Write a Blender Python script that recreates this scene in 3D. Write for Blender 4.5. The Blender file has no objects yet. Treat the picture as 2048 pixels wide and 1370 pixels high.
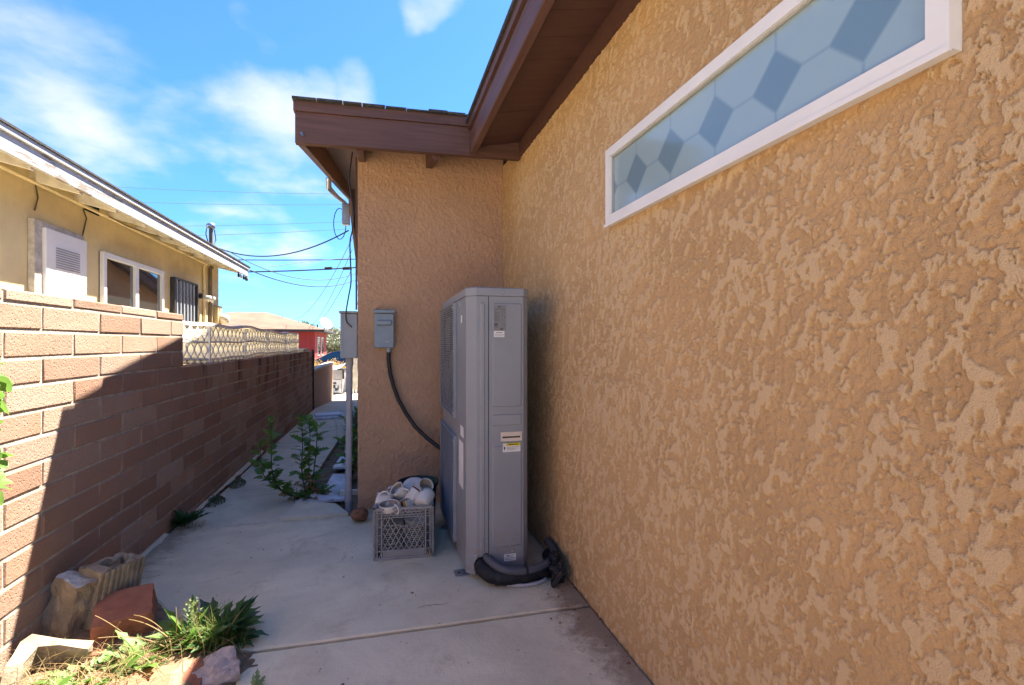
import bpy, math, random
import numpy as np
from mathutils import Vector, Matrix, noise as mnoise
R = math.radians
random.seed(7)
SC = bpy.context.scene
COL = SC.collection
# ------------------------------------------------------------------ camera
cam = bpy.data.cameras.new('camera'); cam.sensor_width = 36; cam.lens = 17.0
cam.clip_start = 0.05; cam.clip_end = 3000; cam.shift_y = 0.001
camo = bpy.data.objects.new('camera', cam); COL.objects.link(camo)
camo.location = (0, 0, 1.18); camo.rotation_euler = (R(90), 0, -R(15.435))
SC.camera = camo
# ------------------------------------------------------------------ light
SUN = Vector((0.79, 0.624, 1.73)).normalized()          # towards the sun
sl = bpy.data.lights.new('sun', 'SUN'); sl.energy = 3.75; sl.angle = R(0.53); sl.color = (1.0, 0.92, 0.80)
so = bpy.data.objects.new('sun', sl); COL.objects.link(so); so.location = (3, 3, 8)
so.rotation_euler = SUN.to_track_quat('Z', 'Y').to_euler()
EXPOSURE = 2.85
SKY_STRENGTH = 0.105
SC.view_settings.view_transform = 'Standard'; SC.view_settings.look = 'None'
SC.view_settings.exposure = EXPOSURE; SC.view_settings.gamma = 1; SC.view_settings.use_curve_mapping = False
SC.cycles.max_bounces = 8; SC.cycles.diffuse_bounces = 5; SC.cycles.glossy_bounces = 2; SC.cycles.transmission_bounces = 3

def build_world():
    w = bpy.data.worlds.new('World'); SC.world = w; w.use_nodes = True
    nt = w.node_tree; N = nt.nodes; L = nt.links; N.clear()
    out = N.new('ShaderNodeOutputWorld'); bg = N.new('ShaderNodeBackground'); bg.inputs[1].default_value = SKY_STRENGTH
    L.new(bg.outputs[0], out.inputs[0])
    sky = N.new('ShaderNodeTexSky'); sky.sky_type = 'NISHITA'; sky.sun_disc = False
    sky.sun_elevation = math.asin(SUN.z); sky.sun_rotation = math.atan2(SUN.x, SUN.y)
    sky.air_density = 1.0; sky.dust_density = 0.4; sky.ozone_density = 2.0
    tint = N.new('ShaderNodeMix'); tint.data_type = 'RGBA'; tint.blend_type = 'MULTIPLY'; tint.inputs[0].default_value = 1
    L.new(sky.outputs[0], tint.inputs[6]); tint.inputs[7].default_value = (0.145, 0.275, 0.435, 1)
    tc = N.new('ShaderNodeTexCoord'); sep = N.new('ShaderNodeSeparateXYZ'); L.new(tc.outputs['Generated'], sep.inputs[0])
    def math_(op, a, b=None, clamp=False):
        m = N.new('ShaderNodeMath'); m.operation = op; m.use_clamp = clamp
        for i, q in enumerate((a, b)):
            if q is None: continue
            if isinstance(q, (int, float)): m.inputs[i].default_value = q
            else: L.new(q, m.inputs[i])
        return m.outputs[0]
    zz = math_('ADD', math_('MAXIMUM', sep.outputs[2], 0.0), 0.16)
    cx = math_('DIVIDE', sep.outputs[0], zz); cy = math_('DIVIDE', sep.outputs[1], zz)
    cmb = N.new('ShaderNodeCombineXYZ'); L.new(cx, cmb.inputs[0]); L.new(cy, cmb.inputs[1])
    nz = N.new('ShaderNodeTexNoise'); nz.inputs['Scale'].default_value = 2.3; nz.inputs['Detail'].default_value = 7
    nz.inputs['Roughness'].default_value = 0.52; nz.inputs['Distortion'].default_value = 0.05
    mp = N.new('ShaderNodeMapping'); mp.inputs['Location'].default_value = (3.3, 1.2, 0.0); L.new(cmb.outputs[0], mp.inputs[0])
    L.new(mp.outputs[0], nz.inputs['Vector'])
    dens = nz.outputs[0]
    # cumulus wisps standing at fixed places of the sky: direction, angular size, weight
    f = 967.0; th = R(15.435); s, c = math.sin(th), math.cos(th)
    acc = None
    wn = N.new('ShaderNodeTexNoise'); wn.inputs['Scale'].default_value = 5.0; wn.inputs['Detail'].default_value = 5; L.new(tc.outputs['Generated'], wn.inputs['Vector'])
    ws = N.new('ShaderNodeVectorMath'); ws.operation = 'SUBTRACT'; L.new(wn.outputs['Color'], ws.inputs[0]); ws.inputs[1].default_value = (.5, .5, .5)
    wm = N.new('ShaderNodeVectorMath'); wm.operation = 'SCALE'; L.new(ws.outputs[0], wm.inputs[0]); wm.inputs['Scale'].default_value = .17
    wa = N.new('ShaderNodeVectorMath'); wa.operation = 'ADD'; L.new(tc.outputs['Generated'], wa.inputs[0]); L.new(wm.outputs[0], wa.inputs[1])
    wd = N.new('ShaderNodeVectorMath'); wd.operation = 'NORMALIZE'; L.new(wa.outputs[0], wd.inputs[0])
    for (u, v, r, wt) in ((120, 90, 12, .25), (60, 290, 11, .26), (200, 240, 10, .20), (370, 255, 6.5, .26), (520, 255, 8.0, .33),
                          (640, 300, 7, .26), (865, -10, 3.4, .27), (505, 60, 3.0, .24), (715, 195, 4.5, .22), (480, 470, 7, .22), (590, 480, 5, .22), (620, 185, 3.5, .2)):
        x = (u - 1024) / f
        dv = Vector((s + c * x, c - s * x, -(v - 683) / f)).normalized()
        dp = N.new('ShaderNodeVectorMath'); dp.operation = 'DOT_PRODUCT'; L.new(wd.outputs[0], dp.inputs[0]); dp.inputs[1].default_value = dv
        mr = N.new('ShaderNodeMapRange'); mr.interpolation_type = 'SMOOTHSTEP'
        mr.inputs[1].default_value = math.cos(R(r)); mr.inputs[2].default_value = 1.0; mr.inputs[3].default_value = 0; mr.inputs[4].default_value = wt
        L.new(dp.outputs['Value'], mr.inputs[0])
        acc = mr.outputs[0] if acc is None else math_('MAXIMUM', acc, mr.outputs[0])
    tot = math_('ADD', dens, acc)
    cm = N.new('ShaderNodeMapRange'); cm.interpolation_type = 'SMOOTHSTEP'
    cm.inputs[1].default_value = 0.60; cm.inputs[2].default_value = 1.06; L.new(tot, cm.inputs[0])
    mix = N.new('ShaderNodeMix'); mix.data_type = 'RGBA'; L.new(math_('MULTIPLY', cm.outputs[0], 0.9), mix.inputs[0])
    L.new(tint.outputs[2], mix.inputs[6]); mix.inputs[7].default_value = (1.65, 1.64, 1.62, 1)
    L.new(mix.outputs[2], bg.inputs[0])
build_world()

# ------------------------------------------------------------------ helpers
F_ = 967.0; TH = math.atan2(267, F_); S_, C_ = math.sin(TH), math.cos(TH); H_ = 1.18
def ray(u, v):
    x = (u - 1024) / F_; return Vector((S_ + C_ * x, C_ - S_ * x, -(v - 683) / F_))
def onX(u, v, X): a = ray(u, v); return Vector((0, 0, H_)) + a * (X / a.x)
def onY(u, v, Y): a = ray(u, v); return Vector((0, 0, H_)) + a * (Y / a.y)
def onZ(u, v, Z=0): a = ray(u, v); return Vector((0, 0, H_)) + a * ((Z - H_) / a.z)
def atD(u, v, D): return Vector((0, 0, H_)) + ray(u, v) * D

class MB:
    def __init__(s): s.v = []; s.f = []; s.sm = []
    def add(s, vs, fs, smooth=False):
        b = len(s.v); s.v += [tuple(p) for p in vs]; s.f += [tuple(i + b for i in q) for q in fs]; s.sm += [smooth] * len(fs); return s
    def box(s, x0, x1, y0, y1, z0, z1, ch=0.0, M=None):
        if ch <= 0:
            vs = [(x, y, z) for x in (x0, x1) for y in (y0, y1) for z in (z0, z1)]
            fs = [(0, 1, 3, 2), (4, 6, 7, 5), (0, 4, 5, 1), (2, 3, 7, 6), (0, 2, 6, 4), (1, 5, 7, 3)]
        else:
            vs = []; idx = {}
            A = ((x0, x1), (y0, y1), (z0, z1))
            for i in (0, 1):
                for j in (0, 1):
                    for k in (0, 1):
                        for ax in range(3):
                            p = [A[0][i], A[1][j], A[2][k]]
                            for o in range(3):
                                if o != ax: p[o] += ch * (1 if (i, j, k)[o] == 0 else -1)
                            idx[(i, j, k, ax)] = len(vs); vs.append(tuple(p))
            fs = []
            q = lambda a, b, ax, sd: None
            for ax in range(3):
                o1, o2 = [(1, 2), (2, 0), (0, 1)][ax]
                for sd in (0, 1):
                    ring = []
                    for (a, b) in ((0, 0), (1, 0), (1, 1), (0, 1)):
                        t = [0, 0, 0]; t[ax] = sd; t[o1] = a; t[o2] = b; ring.append(idx[(*t, ax)])
                    fs.append(tuple(ring if sd else ring[::-1]))
            for ax in range(3):      # edges along axis ax
                o1, o2 = [(1, 2), (2, 0), (0, 1)][ax]
                for a in (0, 1):
                    for b in (0, 1):
                        t0 = [0, 0, 0]; t0[o1] = a; t0[o2] = b; t1 = list(t0); t1[ax] = 1
                        r = (idx[(*t0, o1)], idx[(*t1, o1)], idx[(*t1, o2)], idx[(*t0, o2)])
                        fs.append(r if (a == b) else r[::-1])
            for i in (0, 1):
                for j in (0, 1):
                    for k in (0, 1):
                        r = (idx[(i, j, k, 0)], idx[(i, j, k, 1)], idx[(i, j, k, 2)])
                        fs.append(r if (i + j + k) % 2 else r[::-1])
        if M is not None: vs = [M @ Vector(p) for p in vs]
        return s.add(vs, fs)
    def tube(s, pts, r, n=8, cap=True, smooth=True):
        pts = [Vector(p) for p in pts]; m = len(pts)
        rr = r if hasattr(r, '__len__') else [r] * m
        up = None; vs = []
        for i in range(m):
            t = (pts[min(i + 1, m - 1)] - pts[max(i - 1, 0)])
            t = t.normalized() if t.length > 1e-9 else Vector((0, 0, 1))
            if up is None:
                up = t.orthogonal().normalized()
            else:
                up = (up - t * up.dot(t)); up = up.normalized() if up.length > 1e-6 else t.orthogonal().normalized()
            b = t.cross(up)
            for k in range(n):
                a = 2 * math.pi * k / n; vs.append(pts[i] + (up * math.cos(a) + b * math.sin(a)) * rr[i])
        fs = [(i * n + k, i * n + (k + 1) % n, (i + 1) * n + (k + 1) % n, (i + 1) * n + k) for i in range(m - 1) for k in range(n)]
        s.add(vs, fs, smooth)
        if cap: s.add([vs[k] for k in range(n)], [tuple(range(n))[::-1]]); s.add([vs[(m - 1) * n + k] for k in range(n)], [tuple(range(n))])
        return s
    def prism(s, poly, a0, a1, ax=1, M=None):      # polygon (2D) extruded along axis ax
        n = len(poly)
        def mk(p, t):
            q = list(p); q.insert(ax, t); return Vector(q)
        vs = [mk(p, a0) for p in poly] + [mk(p, a1) for p in poly]
        fs = [(i, (i + 1) % n, n + (i + 1) % n, n + i) for i in range(n)] + [tuple(range(n))[::-1], tuple(range(n, 2 * n))]
        if M is not None: vs = [M @ p for p in vs]
        return s.add(vs, fs)
    def lathe(s, prof, n=20, M=None, smooth=True):
        vs = [Vector((r * math.cos(2 * math.pi * k / n), r * math.sin(2 * math.pi * k / n), z)) for r, z in prof for k in range(n)]
        fs = [(i * n + k, i * n + (k + 1) % n, (i + 1) * n + (k + 1) % n, (i + 1) * n + k) for i in range(len(prof) - 1) for k in range(n)]
        if M is not None: vs = [M @ p for p in vs]
        return s.add(vs, fs, smooth)
    def bar(s, a, b, w, d, up=(0, 0, 1)):          # rectangular bar from a to b
        a, b = Vector(a), Vector(b); t = (b - a).normalized(); u = Vector(up)
        sd = t.cross(u).normalized(); u = sd.cross(t)
        vs = [p + sd * i * w / 2 + u * j * d / 2 for p in (a, b) for i, j in ((-1, -1), (1, -1), (1, 1), (-1, 1))]
        return s.add(vs, [(0, 1, 2, 3)[::-1], (4, 5, 6, 7), (0, 1, 5, 4), (1, 2, 6, 5), (2, 3, 7, 6), (3, 0, 4, 7)])
    def mesh(s, name, mats):
        me = bpy.data.meshes.new(name); me.from_pydata(s.v, [], s.f); me.polygons.foreach_set('use_smooth', s.sm)
        for m in (mats if isinstance(mats, (list, tuple)) else [mats]): me.materials.append(m)
        import bmesh
        bm = bmesh.new(); bm.from_mesh(me); bmesh.ops.recalc_face_normals(bm, faces=bm.faces); bm.to_mesh(me); bm.free()
        me.update(); return me

def link(name, me, parent=None):
    o = bpy.data.objects.new(name, me); COL.objects.link(o)
    if parent is not None: o.parent = parent
    return o
def tag(o, label=None, cat=None, group=None, kind=None):
    for k, v in (('label', label), ('category', cat), ('group', group), ('kind', kind)):
        if v: o[k] = v
    return o
def thing(name, loc, label, cat, group=None, rz=0.0):
    o = link(name, None); o.location = loc; o.rotation_euler = (0, 0, rz); return tag(o, label, cat, group)
def wpart(th, name, mb, mat, sub=None):            # part with world-space vertices
    o = link(name, mb.mesh(name, mat) if isinstance(mb, MB) else mb, sub or th)
    if sub is None: o.location = -Vector(th.location)
    return o
def part(th, name, mb, mat): return link(name, mb.mesh(name, mat) if isinstance(mb, MB) else mb, th)
def struct(name, mb, mat, kind='structure'):
    o = link(name, mb.mesh(name, mat)); o['kind'] = kind; return o

# numpy value noise
def _h(ix, iy, seed):
    n = (ix.astype(np.int64) * 374761393 + iy.astype(np.int64) * 668265263 + seed * 974711) & 0x7fffffff
    n = ((n ^ (n >> 13)) * 1274126177) & 0x7fffffff
    return ((n ^ (n >> 16)) & 0xffff) / 65535.0
def vn(x, y, seed):
    ix = np.floor(x); iy = np.floor(y); fx = x - ix; fy = y - iy
    fx = fx * fx * fx * (fx * (fx * 6 - 15) + 10); fy = fy * fy * fy * (fy * (fy * 6 - 15) + 10)
    a = _h(ix, iy, seed); b = _h(ix + 1, iy, seed); c = _h(ix, iy + 1, seed); d = _h(ix + 1, iy + 1, seed)
    return (a * (1 - fx) + b * fx) * (1 - fy) + (c * (1 - fx) + d * fx) * fy
def fbm(x, y, seed, octv=4, gain=0.5):
    t = 0; a = 1; n = 0
    for o in range(octv):
        t = t + a * vn(x * 2 ** o + 17.3 * o, y * 2 ** o - 9.1 * o, seed + o); n += a; a *= gain
    return t / n
def sst(a, b, x): t = np.clip((x - a) / (b - a), 0, 1); return t * t * (3 - 2 * t)

# ------------------------------------------------------------------ materials
def srgb(r, g, b): return tuple(((q / 255 + 0.055) / 1.055) ** 2.4 if q > 10 else q / 255 / 12.92 for q in (r, g, b))
class MT:
    def __init__(s, name, rough=0.8, metal=0.0, spec=0.35):
        s.m = bpy.data.materials.new(name); s.m.use_nodes = True; s.nt = s.m.node_tree; s.N = s.nt.nodes; s.L = s.nt.links
        s.p = s.N['Principled BSDF']; s.p.inputs['Roughness'].default_value = rough; s.p.inputs['Metallic'].default_value = metal
        s.p.inputs['Specular IOR Level'].default_value = spec
        g = s.N.new('ShaderNodeNewGeometry'); s.pos = g.outputs['Position']; s.h = None
    def scl(s, v):
        m = s.N.new('ShaderNodeMapping'); m.inputs['Scale'].default_value = v; s.L.new(s.pos, m.inputs[0]); return m.outputs[0]
    def noise(s, scale, detail=4, rough=0.55, vec=None, dist=0.0):
        n = s.N.new('ShaderNodeTexNoise'); n.inputs['Scale'].default_value = scale; n.inputs['Detail'].default_value = detail
        n.inputs['Roughness'].default_value = rough; n.inputs['Distortion'].default_value = dist
        s.L.new(vec if vec is not None else s.pos, n.inputs['Vector']); return n.outputs[0]
    def ramp(s, x, a, b, lo=0.0, hi=1.0):
        r = s.N.new('ShaderNodeMapRange'); r.interpolation_type = 'SMOOTHSTEP'
        for i, q in ((1, a), (2, b), (3, lo), (4, hi)): r.inputs[i].default_value = q
        s.L.new(x, r.inputs[0]); return r.outputs[0]
    def mix(s, fac, a, b, mode='MIX'):
        m = s.N.new('ShaderNodeMix'); m.data_type = 'RGBA'; m.blend_type = mode
        for i, q in ((0, fac), (6, a), (7, b)):
            if isinstance(q, (int, float)): m.inputs[i].default_value = q
            elif isinstance(q, tuple): m.inputs[i].default_value = (*q[:3], 1)
            else: s.L.new(q, m.inputs[i])
        return m.outputs[2]
    def math(s, op, a, b=0.0):
        m = s.N.new('ShaderNodeMath'); m.operation = op
        for i, q in enumerate((a, b)):
            if isinstance(q, (int, float)): m.inputs[i].default_value = q
            else: s.L.new(q, m.inputs[i])
        return m.outputs[0]
    def sep(s):
        n = s.N.new('ShaderNodeSeparateXYZ'); s.L.new(s.pos, n.inputs[0]); return n.outputs
    def rnd(s): return s.N.new('ShaderNodeObjectInfo').outputs['Random']
    def attr(s, n): a = s.N.new('ShaderNodeAttribute'); a.attribute_name = n; return a.outputs['Fac']
    def color(s, c):
        if isinstance(c, tuple): s.p.inputs['Base Color'].default_value = (*c[:3], 1)
        else: s.L.new(c, s.p.inputs['Base Color'])
        return s
    def bump(s, h, dist=0.002, st=1.0):
        b = s.N.new('ShaderNodeBump'); b.inputs['Distance'].default_value = dist; b.inputs['Strength'].default_value = st
        s.L.new(h, b.inputs['Height']); s.L.new(b.outputs[0], s.p.inputs['Normal']); return s
def simple(name, col, rough=0.7, metal=0, var=0.18, scale=6, bump=0.0, bscale=80, spec=0.35, dirt=None):
    m = MT(name, rough, metal, spec)
    d = tuple(q * (1 - var) for q in col); l = tuple(min(1, q * (1 + var)) for q in col)
    c = m.mix(m.ramp(m.noise(scale, 6, 0.6), 0.3, 0.7), d, l)
    if dirt: c = m.mix(m.ramp(m.noise(scale * 2.3, 7, 0.65), 0.52, 0.75, 0, dirt[1]), c, dirt[0])
    m.color(c)
    if bump: m.bump(m.noise(bscale, 4, 0.6), bump)
    return m.m

def mk_stucco(name, col, col2, amt):
    m = MT(name, 0.92, 0, 0.15)
    c = m.mix(m.ramp(m.noise(2.2, 5, 0.6), 0.3, 0.72), col, tuple(q * 0.86 for q in col))
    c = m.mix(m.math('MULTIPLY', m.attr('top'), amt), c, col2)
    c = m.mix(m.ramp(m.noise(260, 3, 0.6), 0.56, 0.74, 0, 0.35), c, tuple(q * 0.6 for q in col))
    m.color(c); m.bump(m.math('ADD', m.noise(330, 4, 0.65), m.noise(130, 4, 0.7)), 0.0034); return m.m
STUCCO = mk_stucco('stucco_tan', (0.61, 0.40, 0.205), (0.68, 0.50, 0.295), 0.85)
STUCCO_SHADED = mk_stucco('stucco_tan_shaded', (0.515, 0.325, 0.205), (0.55, 0.37, 0.25), 0.6)  # same tan paint, duller and pinker: the block's shade put into the colour
YSTUC = simple('stucco_yellow', (0.74, 0.62, 0.35), 0.9, 0, 0.08, 2.5, 0.002, 120, dirt=((0.5, 0.39, 0.2), 0.35))
def mk_wood(name, col, st=0.2, axis=(2, 30, 30)):
    m = MT(name, 0.62, 0, 0.35)
    g = m.noise(1.0, 6, 0.6, m.scl(axis))
    c = m.mix(m.ramp(g, 0.3, 0.7), tuple(q * (1 - st) for q in col), tuple(q * (1 + st) for q in col))
    c = m.mix(m.ramp(m.noise(3, 5), 0.5, 0.75, 0, 0.5), c, tuple(q * 1.35 + 0.01 for q in col))
    m.color(c); m.bump(g, 0.002); return m.m
BROWNX = mk_wood('brown_paint_beam', (0.105, 0.052, 0.041), 0.22, (2, 30, 40))
BROWNY = mk_wood('brown_paint_board', (0.105, 0.052, 0.041), 0.2, (30, 2, 40))
BROWNS = mk_wood('brown_paint_soffit', (0.095, 0.045, 0.036), 0.1, (2.5, 25, 25))
SHINGLE = simple('shingle_dark', (0.055, 0.052, 0.05), 0.95, 0, 0.35, 40, 0.003, 200)
def mk_concrete(name, col, stain):
    m = MT(name, 0.88, 0, 0.25)
    c = m.mix(m.ramp(m.noise(1.6, 7, 0.62, None, 0.4), 0.28, 0.72), tuple(q * 0.80 for q in col), tuple(q * 1.1 for q in col))
    c = m.mix(m.ramp(m.noise(9, 7, 0.7), 0.5, 0.8, 0, 0.5), c, stain)
    c = m.mix(m.ramp(m.noise(0.8, 4, 0.6, m.scl((1.0, 3.5, 1))), 0.52, 0.75, 0, 0.45), c, tuple(q * 0.72 for q in col))
    c = m.mix(m.ramp(m.noise(170, 3, 0.7), 0.62, 0.78, 0, 0.5), c, tuple(q * 0.5 for q in col))
    c = m.mix(m.ramp(m.noise(3.2, 8, 0.72, None, 0.8), 0.53, 0.70, 0, 0.55), c, tuple(q * f for q, f in zip(col, (.62, .56, .50))))
    vv = m.N.new('ShaderNodeTexVoronoi'); vv.feature = 'DISTANCE_TO_EDGE'; vv.inputs['Scale'].default_value = 0.75
    wv = m.N.new('ShaderNodeVectorMath'); wv.operation = 'MULTIPLY_ADD'; nn = m.N.new('ShaderNodeTexNoise'); nn.inputs['Scale'].default_value = 5; nn.inputs['Detail'].default_value = 6; m.L.new(m.pos, nn.inputs['Vector'])
    m.L.new(nn.outputs['Color'], wv.inputs[0]); wv.inputs[1].default_value = (.22, .22, 0); m.L.new(m.pos, wv.inputs[2]); m.L.new(wv.outputs[0], vv.inputs['Vector'])
    ck = m.math('MULTIPLY', m.ramp(vv.outputs['Distance'], 0.0035, 0.0008), m.ramp(m.noise(1.3, 2), 0.56, 0.66))
    c = m.mix(m.math('MULTIPLY', ck, 0.5), c, tuple(q * 0.28 for q in col))
    m.color(c); m.bump(m.math('SUBTRACT', m.math('ADD', m.noise(60, 6, 0.7), m.noise(7, 3)), ck), 0.003); return m
CONC = mk_concrete('concrete_slab', (0.74, 0.655, 0.465), (0.50, 0.39, 0.24))
# rusty soil drift along the house wall near the unit: stain with its own outline
def soil_stain(m):
    x, y, z = m.sep()
    w = m.math('ADD', m.math('MULTIPLY', m.noise(11, 8, 0.8), 0.5), m.math('MULTIPLY', m.noise(1.7, 2), 0.36))
    edge = m.math('SUBTRACT', m.math('ADD', x, w), 1.20)
    lim = m.math('MULTIPLY', m.ramp(y, 1.2, 1.6), m.ramp(y, 2.5, 2.36))
    k = m.math('MULTIPLY', m.ramp(edge, -0.03, 0.14, 0, 0.8), lim)
    base = m.p.inputs['Base Color'].links[0].from_socket
    c = m.mix(k, base, (0.25, 0.15, 0.085))
    e2 = m.math('SUBTRACT', m.math('MULTIPLY', m.noise(9, 8, 0.78), 0.5), m.math('ADD', x, 1.235))
    c = m.mix(m.math('MULTIPLY', m.ramp(e2, 0.06, 0.26), 0.7), c, (0.20, 0.15, 0.10))
    e3 = m.math('SUBTRACT', m.math('MULTIPLY', m.noise(10, 8, 0.78), 0.4), m.math('SUBTRACT', 3.56, y))
    c = m.mix(m.math('MULTIPLY', m.ramp(e3, 0.05, 0.22), 0.55), c, (0.22, 0.165, 0.115))
    m.color(m.mix(m.ramp(m.noise(420, 2, 0.6), 0.60, 0.70, 0, 0.5), c, (0.20, 0.165, 0.13)))
soil_stain(CONC); CONC = CONC.m
YARD_BOUNCE = mk_concrete('yard_concrete_bounce', (0.70, 0.64, 0.53), (0.55, 0.47, 0.36)).m  # made extra pale to bounce sunlight into the shaded passage
CONC2 = mk_concrete('concrete_path', (0.66, 0.60, 0.45), (0.40, 0.325, 0.21)).m
CINDER = simple('cinder_tan', (0.31, 0.255, 0.18), 0.95, 0, 0.28, 14, 0.004, 110, 0.15, ((0.19, 0.14, 0.09), 0.55))
CINDERG = simple('cinder_grey_break', (0.42, 0.40, 0.36), 0.95, 0, 0.35, 22, 0.006, 90, 0.15, ((0.16, 0.14, 0.12), 0.6))
PAVER = simple('paver_red', (0.33, 0.135, 0.08), 0.9, 0, 0.2, 10, 0.003, 120, 0.2, ((0.22, 0.11, 0.075), 0.5))
DIRT = simple('dirt', (0.23, 0.165, 0.105), 1.0, 0, 0.35, 12, 0.01, 60, 0.1, ((0.10, 0.07, 0.045), 0.6))
ASPH = simple('asphalt', (0.06, 0.06, 0.06), 0.95, 0, 0.2, 3, 0.003, 150)
GRASSG = simple('grass_ground', (0.16, 0.17, 0.06), 1.0, 0, 0.3, 0.6)
MORTAR = simple('mortar', (0.44, 0.395, 0.335), 0.95, 0, 0.25, 15, 0.004, 130, 0.1, ((0.15, 0.11, 0.085), 0.55))
def mk_brick():
    m = MT('slump_block', 0.93, 0, 0.15)
    r = m.rnd(); x, y, z = m.sep()
    c = m.mix(r, (0.31, 0.19, 0.135), (0.41, 0.285, 0.215))
    c = m.mix(m.ramp(m.noise(5, 5, 0.6), 0.35, 0.7, 0, 0.8), c, (0.38, 0.215, 0.14))
    c = m.mix(m.math('MULTIPLY', m.ramp(z, 0.95, 1.3), m.ramp(m.noise(4, 4), 0.3, 0.6, 0.3, 0.9)), c, (0.37, 0.275, 0.20))
    r2 = m.math('FRACT', m.math('MULTIPLY', r, 7.31)); r3 = m.math('FRACT', m.math('MULTIPLY', r, 23.7))
    c = m.mix(m.math('MULTIPLY', m.math('GREATER_THAN', r2, 0.62), 0.5), c, (0.255, 0.145, 0.10))
    c = m.mix(m.math('MULTIPLY', m.math('GREATER_THAN', r3, 0.75), 0.45), c, (0.45, 0.345, 0.27))
    c = m.mix(m.ramp(m.noise(150, 4, 0.7), 0.5, 0.72, 0, 0.55), c, (0.17, 0.095, 0.065))
    c = m.mix(m.ramp(m.noise(11, 6, 0.75), 0.60, 0.72, 0, 0.6), c, (0.20, 0.12, 0.085))
    c = m.mix(m.ramp(m.noise(95, 3, 0.6), 0.60, 0.74, 0, 0.5), c, (0.52, 0.40, 0.31))
    c = m.mix(m.ramp(m.noise(1.6, 5, 0.7), 0.55, 0.75, 0, 0.55), c, (0.50, 0.40, 0.33))
    # soot runs down the lower stretch of the wall
    st = m.ramp(m.noise(1.0, 5, 0.65, m.scl((1, 4.2, 0.9))), 0.50, 0.64)
    st = m.math('MULTIPLY', st, m.math('MULTIPLY', m.ramp(y, 3.6, 4.2), m.ramp(m.math('ADD', z, m.math('MULTIPLY', m.noise(2.5), 0.5)), 0.72, 1.15)))
    c = m.mix(m.math('MULTIPLY', st, 0.8), c, (0.035, 0.026, 0.022))
    m.color(c)
    v = m.N.new('ShaderNodeTexVoronoi'); v.inputs['Scale'].default_value = 70; m.L.new(m.pos, v.inputs['Vector'])
    hgt = m.math('ADD', m.noise(90, 6, 0.72), m.math('MULTIPLY', m.ramp(v.outputs['Distance'], 0.05, 0.3), 0.5))
    m.bump(hgt, 0.0045); return m.m
BRICK = mk_brick()
WHITE = simple('white_vinyl', (0.78, 0.78, 0.76), 0.45, 0, 0.04, 4)
WHITEP = simple('white_paint_peeling', (0.46, 0.465, 0.47), 0.7, 0, 0.06, 5, 0.002, 60, 0.3, ((0.20, 0.17, 0.14), 0.0))
def mk_peel():
    m = MT('white_paint_flaking', 0.7)
    k = m.ramp(m.noise(1.0, 6, 0.65, m.scl((3, 3.2, 16))), 0.525, 0.56)
    x, y, z = m.sep()
    k = m.math('MULTIPLY', k, m.ramp(y, 6.4, 5.0, 0.1, 0.95))
    m.color(m.mix(k, m.mix(m.noise(8, 5), (0.42, 0.42, 0.415), (0.52, 0.52, 0.515)), (0.21, 0.17, 0.135))); m.bump(k, -0.003); return m.m
PEEL = mk_peel()
WHITEL = simple('white_lattice', (0.87, 0.86, 0.83), 0.6, 0, 0.05, 9, 0, 80, 0.3, ((0.6, 0.54, 0.44), 0.2))
ACG = simple('ac_grey_paint', (0.285, 0.31, 0.345), 0.42, 0, 0.06, 3, 0.0002, 400, 0.4, ((0.27, 0.25, 0.22), 0.4))
ACD = simple('ac_guard_grey', (0.25, 0.27, 0.30), 0.5, 0, 0.1, 9)
def mk_ac():
    m = MT('ac_grey_paint', 0.45, 0, 0.4); x, y, z = m.sep()
    c = m.mix(m.ramp(m.noise(3, 6, 0.6), 0.3, 0.7), (0.232, 0.252, 0.285), (0.268, 0.288, 0.318))
    c = m.mix(m.ramp(m.noise(1.0, 6, 0.7, m.scl((30, 30, 1.6))), 0.52, 0.75, 0, 0.35), c, (0.30, 0.30, 0.30))
    k = m.math('MULTIPLY', m.ramp(z, 0.42, 0.02), m.ramp(m.noise(22, 6, 0.75), 0.42, 0.68))
    c = m.mix(m.math('MULTIPLY', k, 0.6), c, (0.27, 0.19, 0.125))
    c = m.mix(m.ramp(m.noise(140, 2, 0.6), 0.70, 0.76, 0, 0.5), c, (0.12, 0.12, 0.12))
    m.color(c); m.bump(m.noise(2.2, 3), 0.004); return m.m
ACG = mk_ac()
DARK = simple('dark_void', (0.012, 0.012, 0.014), 0.9)
FANG = simple('fan_blade_grey', (0.16, 0.18, 0.15), 0.5)
BOXG = simple('meter_box_grey', (0.30, 0.325, 0.35), 0.45, 0, 0.06, 6, 0, 80, 0.4, ((0.24, 0.24, 0.24), 0.3))
BOXB = simple('switch_box_bluegrey', (0.215, 0.27, 0.32), 0.45, 0, 0.08, 8, 0, 80, 0.4)
PVC = simple('conduit_grey', (0.36, 0.37, 0.40), 0.5, 0, 0.07, 10)
BLACK = simple('black_foam', (0.014, 0.014, 0.017), 0.6, 0, 0.3, 25, 0.003, 60)
CABLE = simple('cable_black', (0.02, 0.021, 0.024), 0.5)
WIRE = simple('wire_dark', (0.03, 0.03, 0.032), 0.6)
WIREG = simple('wire_weathered_grey', (0.17, 0.18, 0.20), 0.7)
STEEL = simple('galvanised', (0.42, 0.44, 0.46), 0.35, 0.8, 0.12, 15)
CRATE = simple('crate_grey_plastic', (0.27, 0.265, 0.26), 0.5, 0, 0.1, 9, 0, 80, 0.4, ((0.15, 0.125, 0.10), 0.6))
CERAM = simple('ceramic_white', (0.62, 0.59, 0.53), 0.22, 0, 0.05, 12, 0, 80, 0.5, ((0.45, 0.40, 0.33), 0.3))
CERAMI = simple('ceramic_shaded_inside', (0.30, 0.25, 0.19), 0.35, 0, 0.2, 30)  # inner faces of white cups, darkened: shade put into the colour
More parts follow.
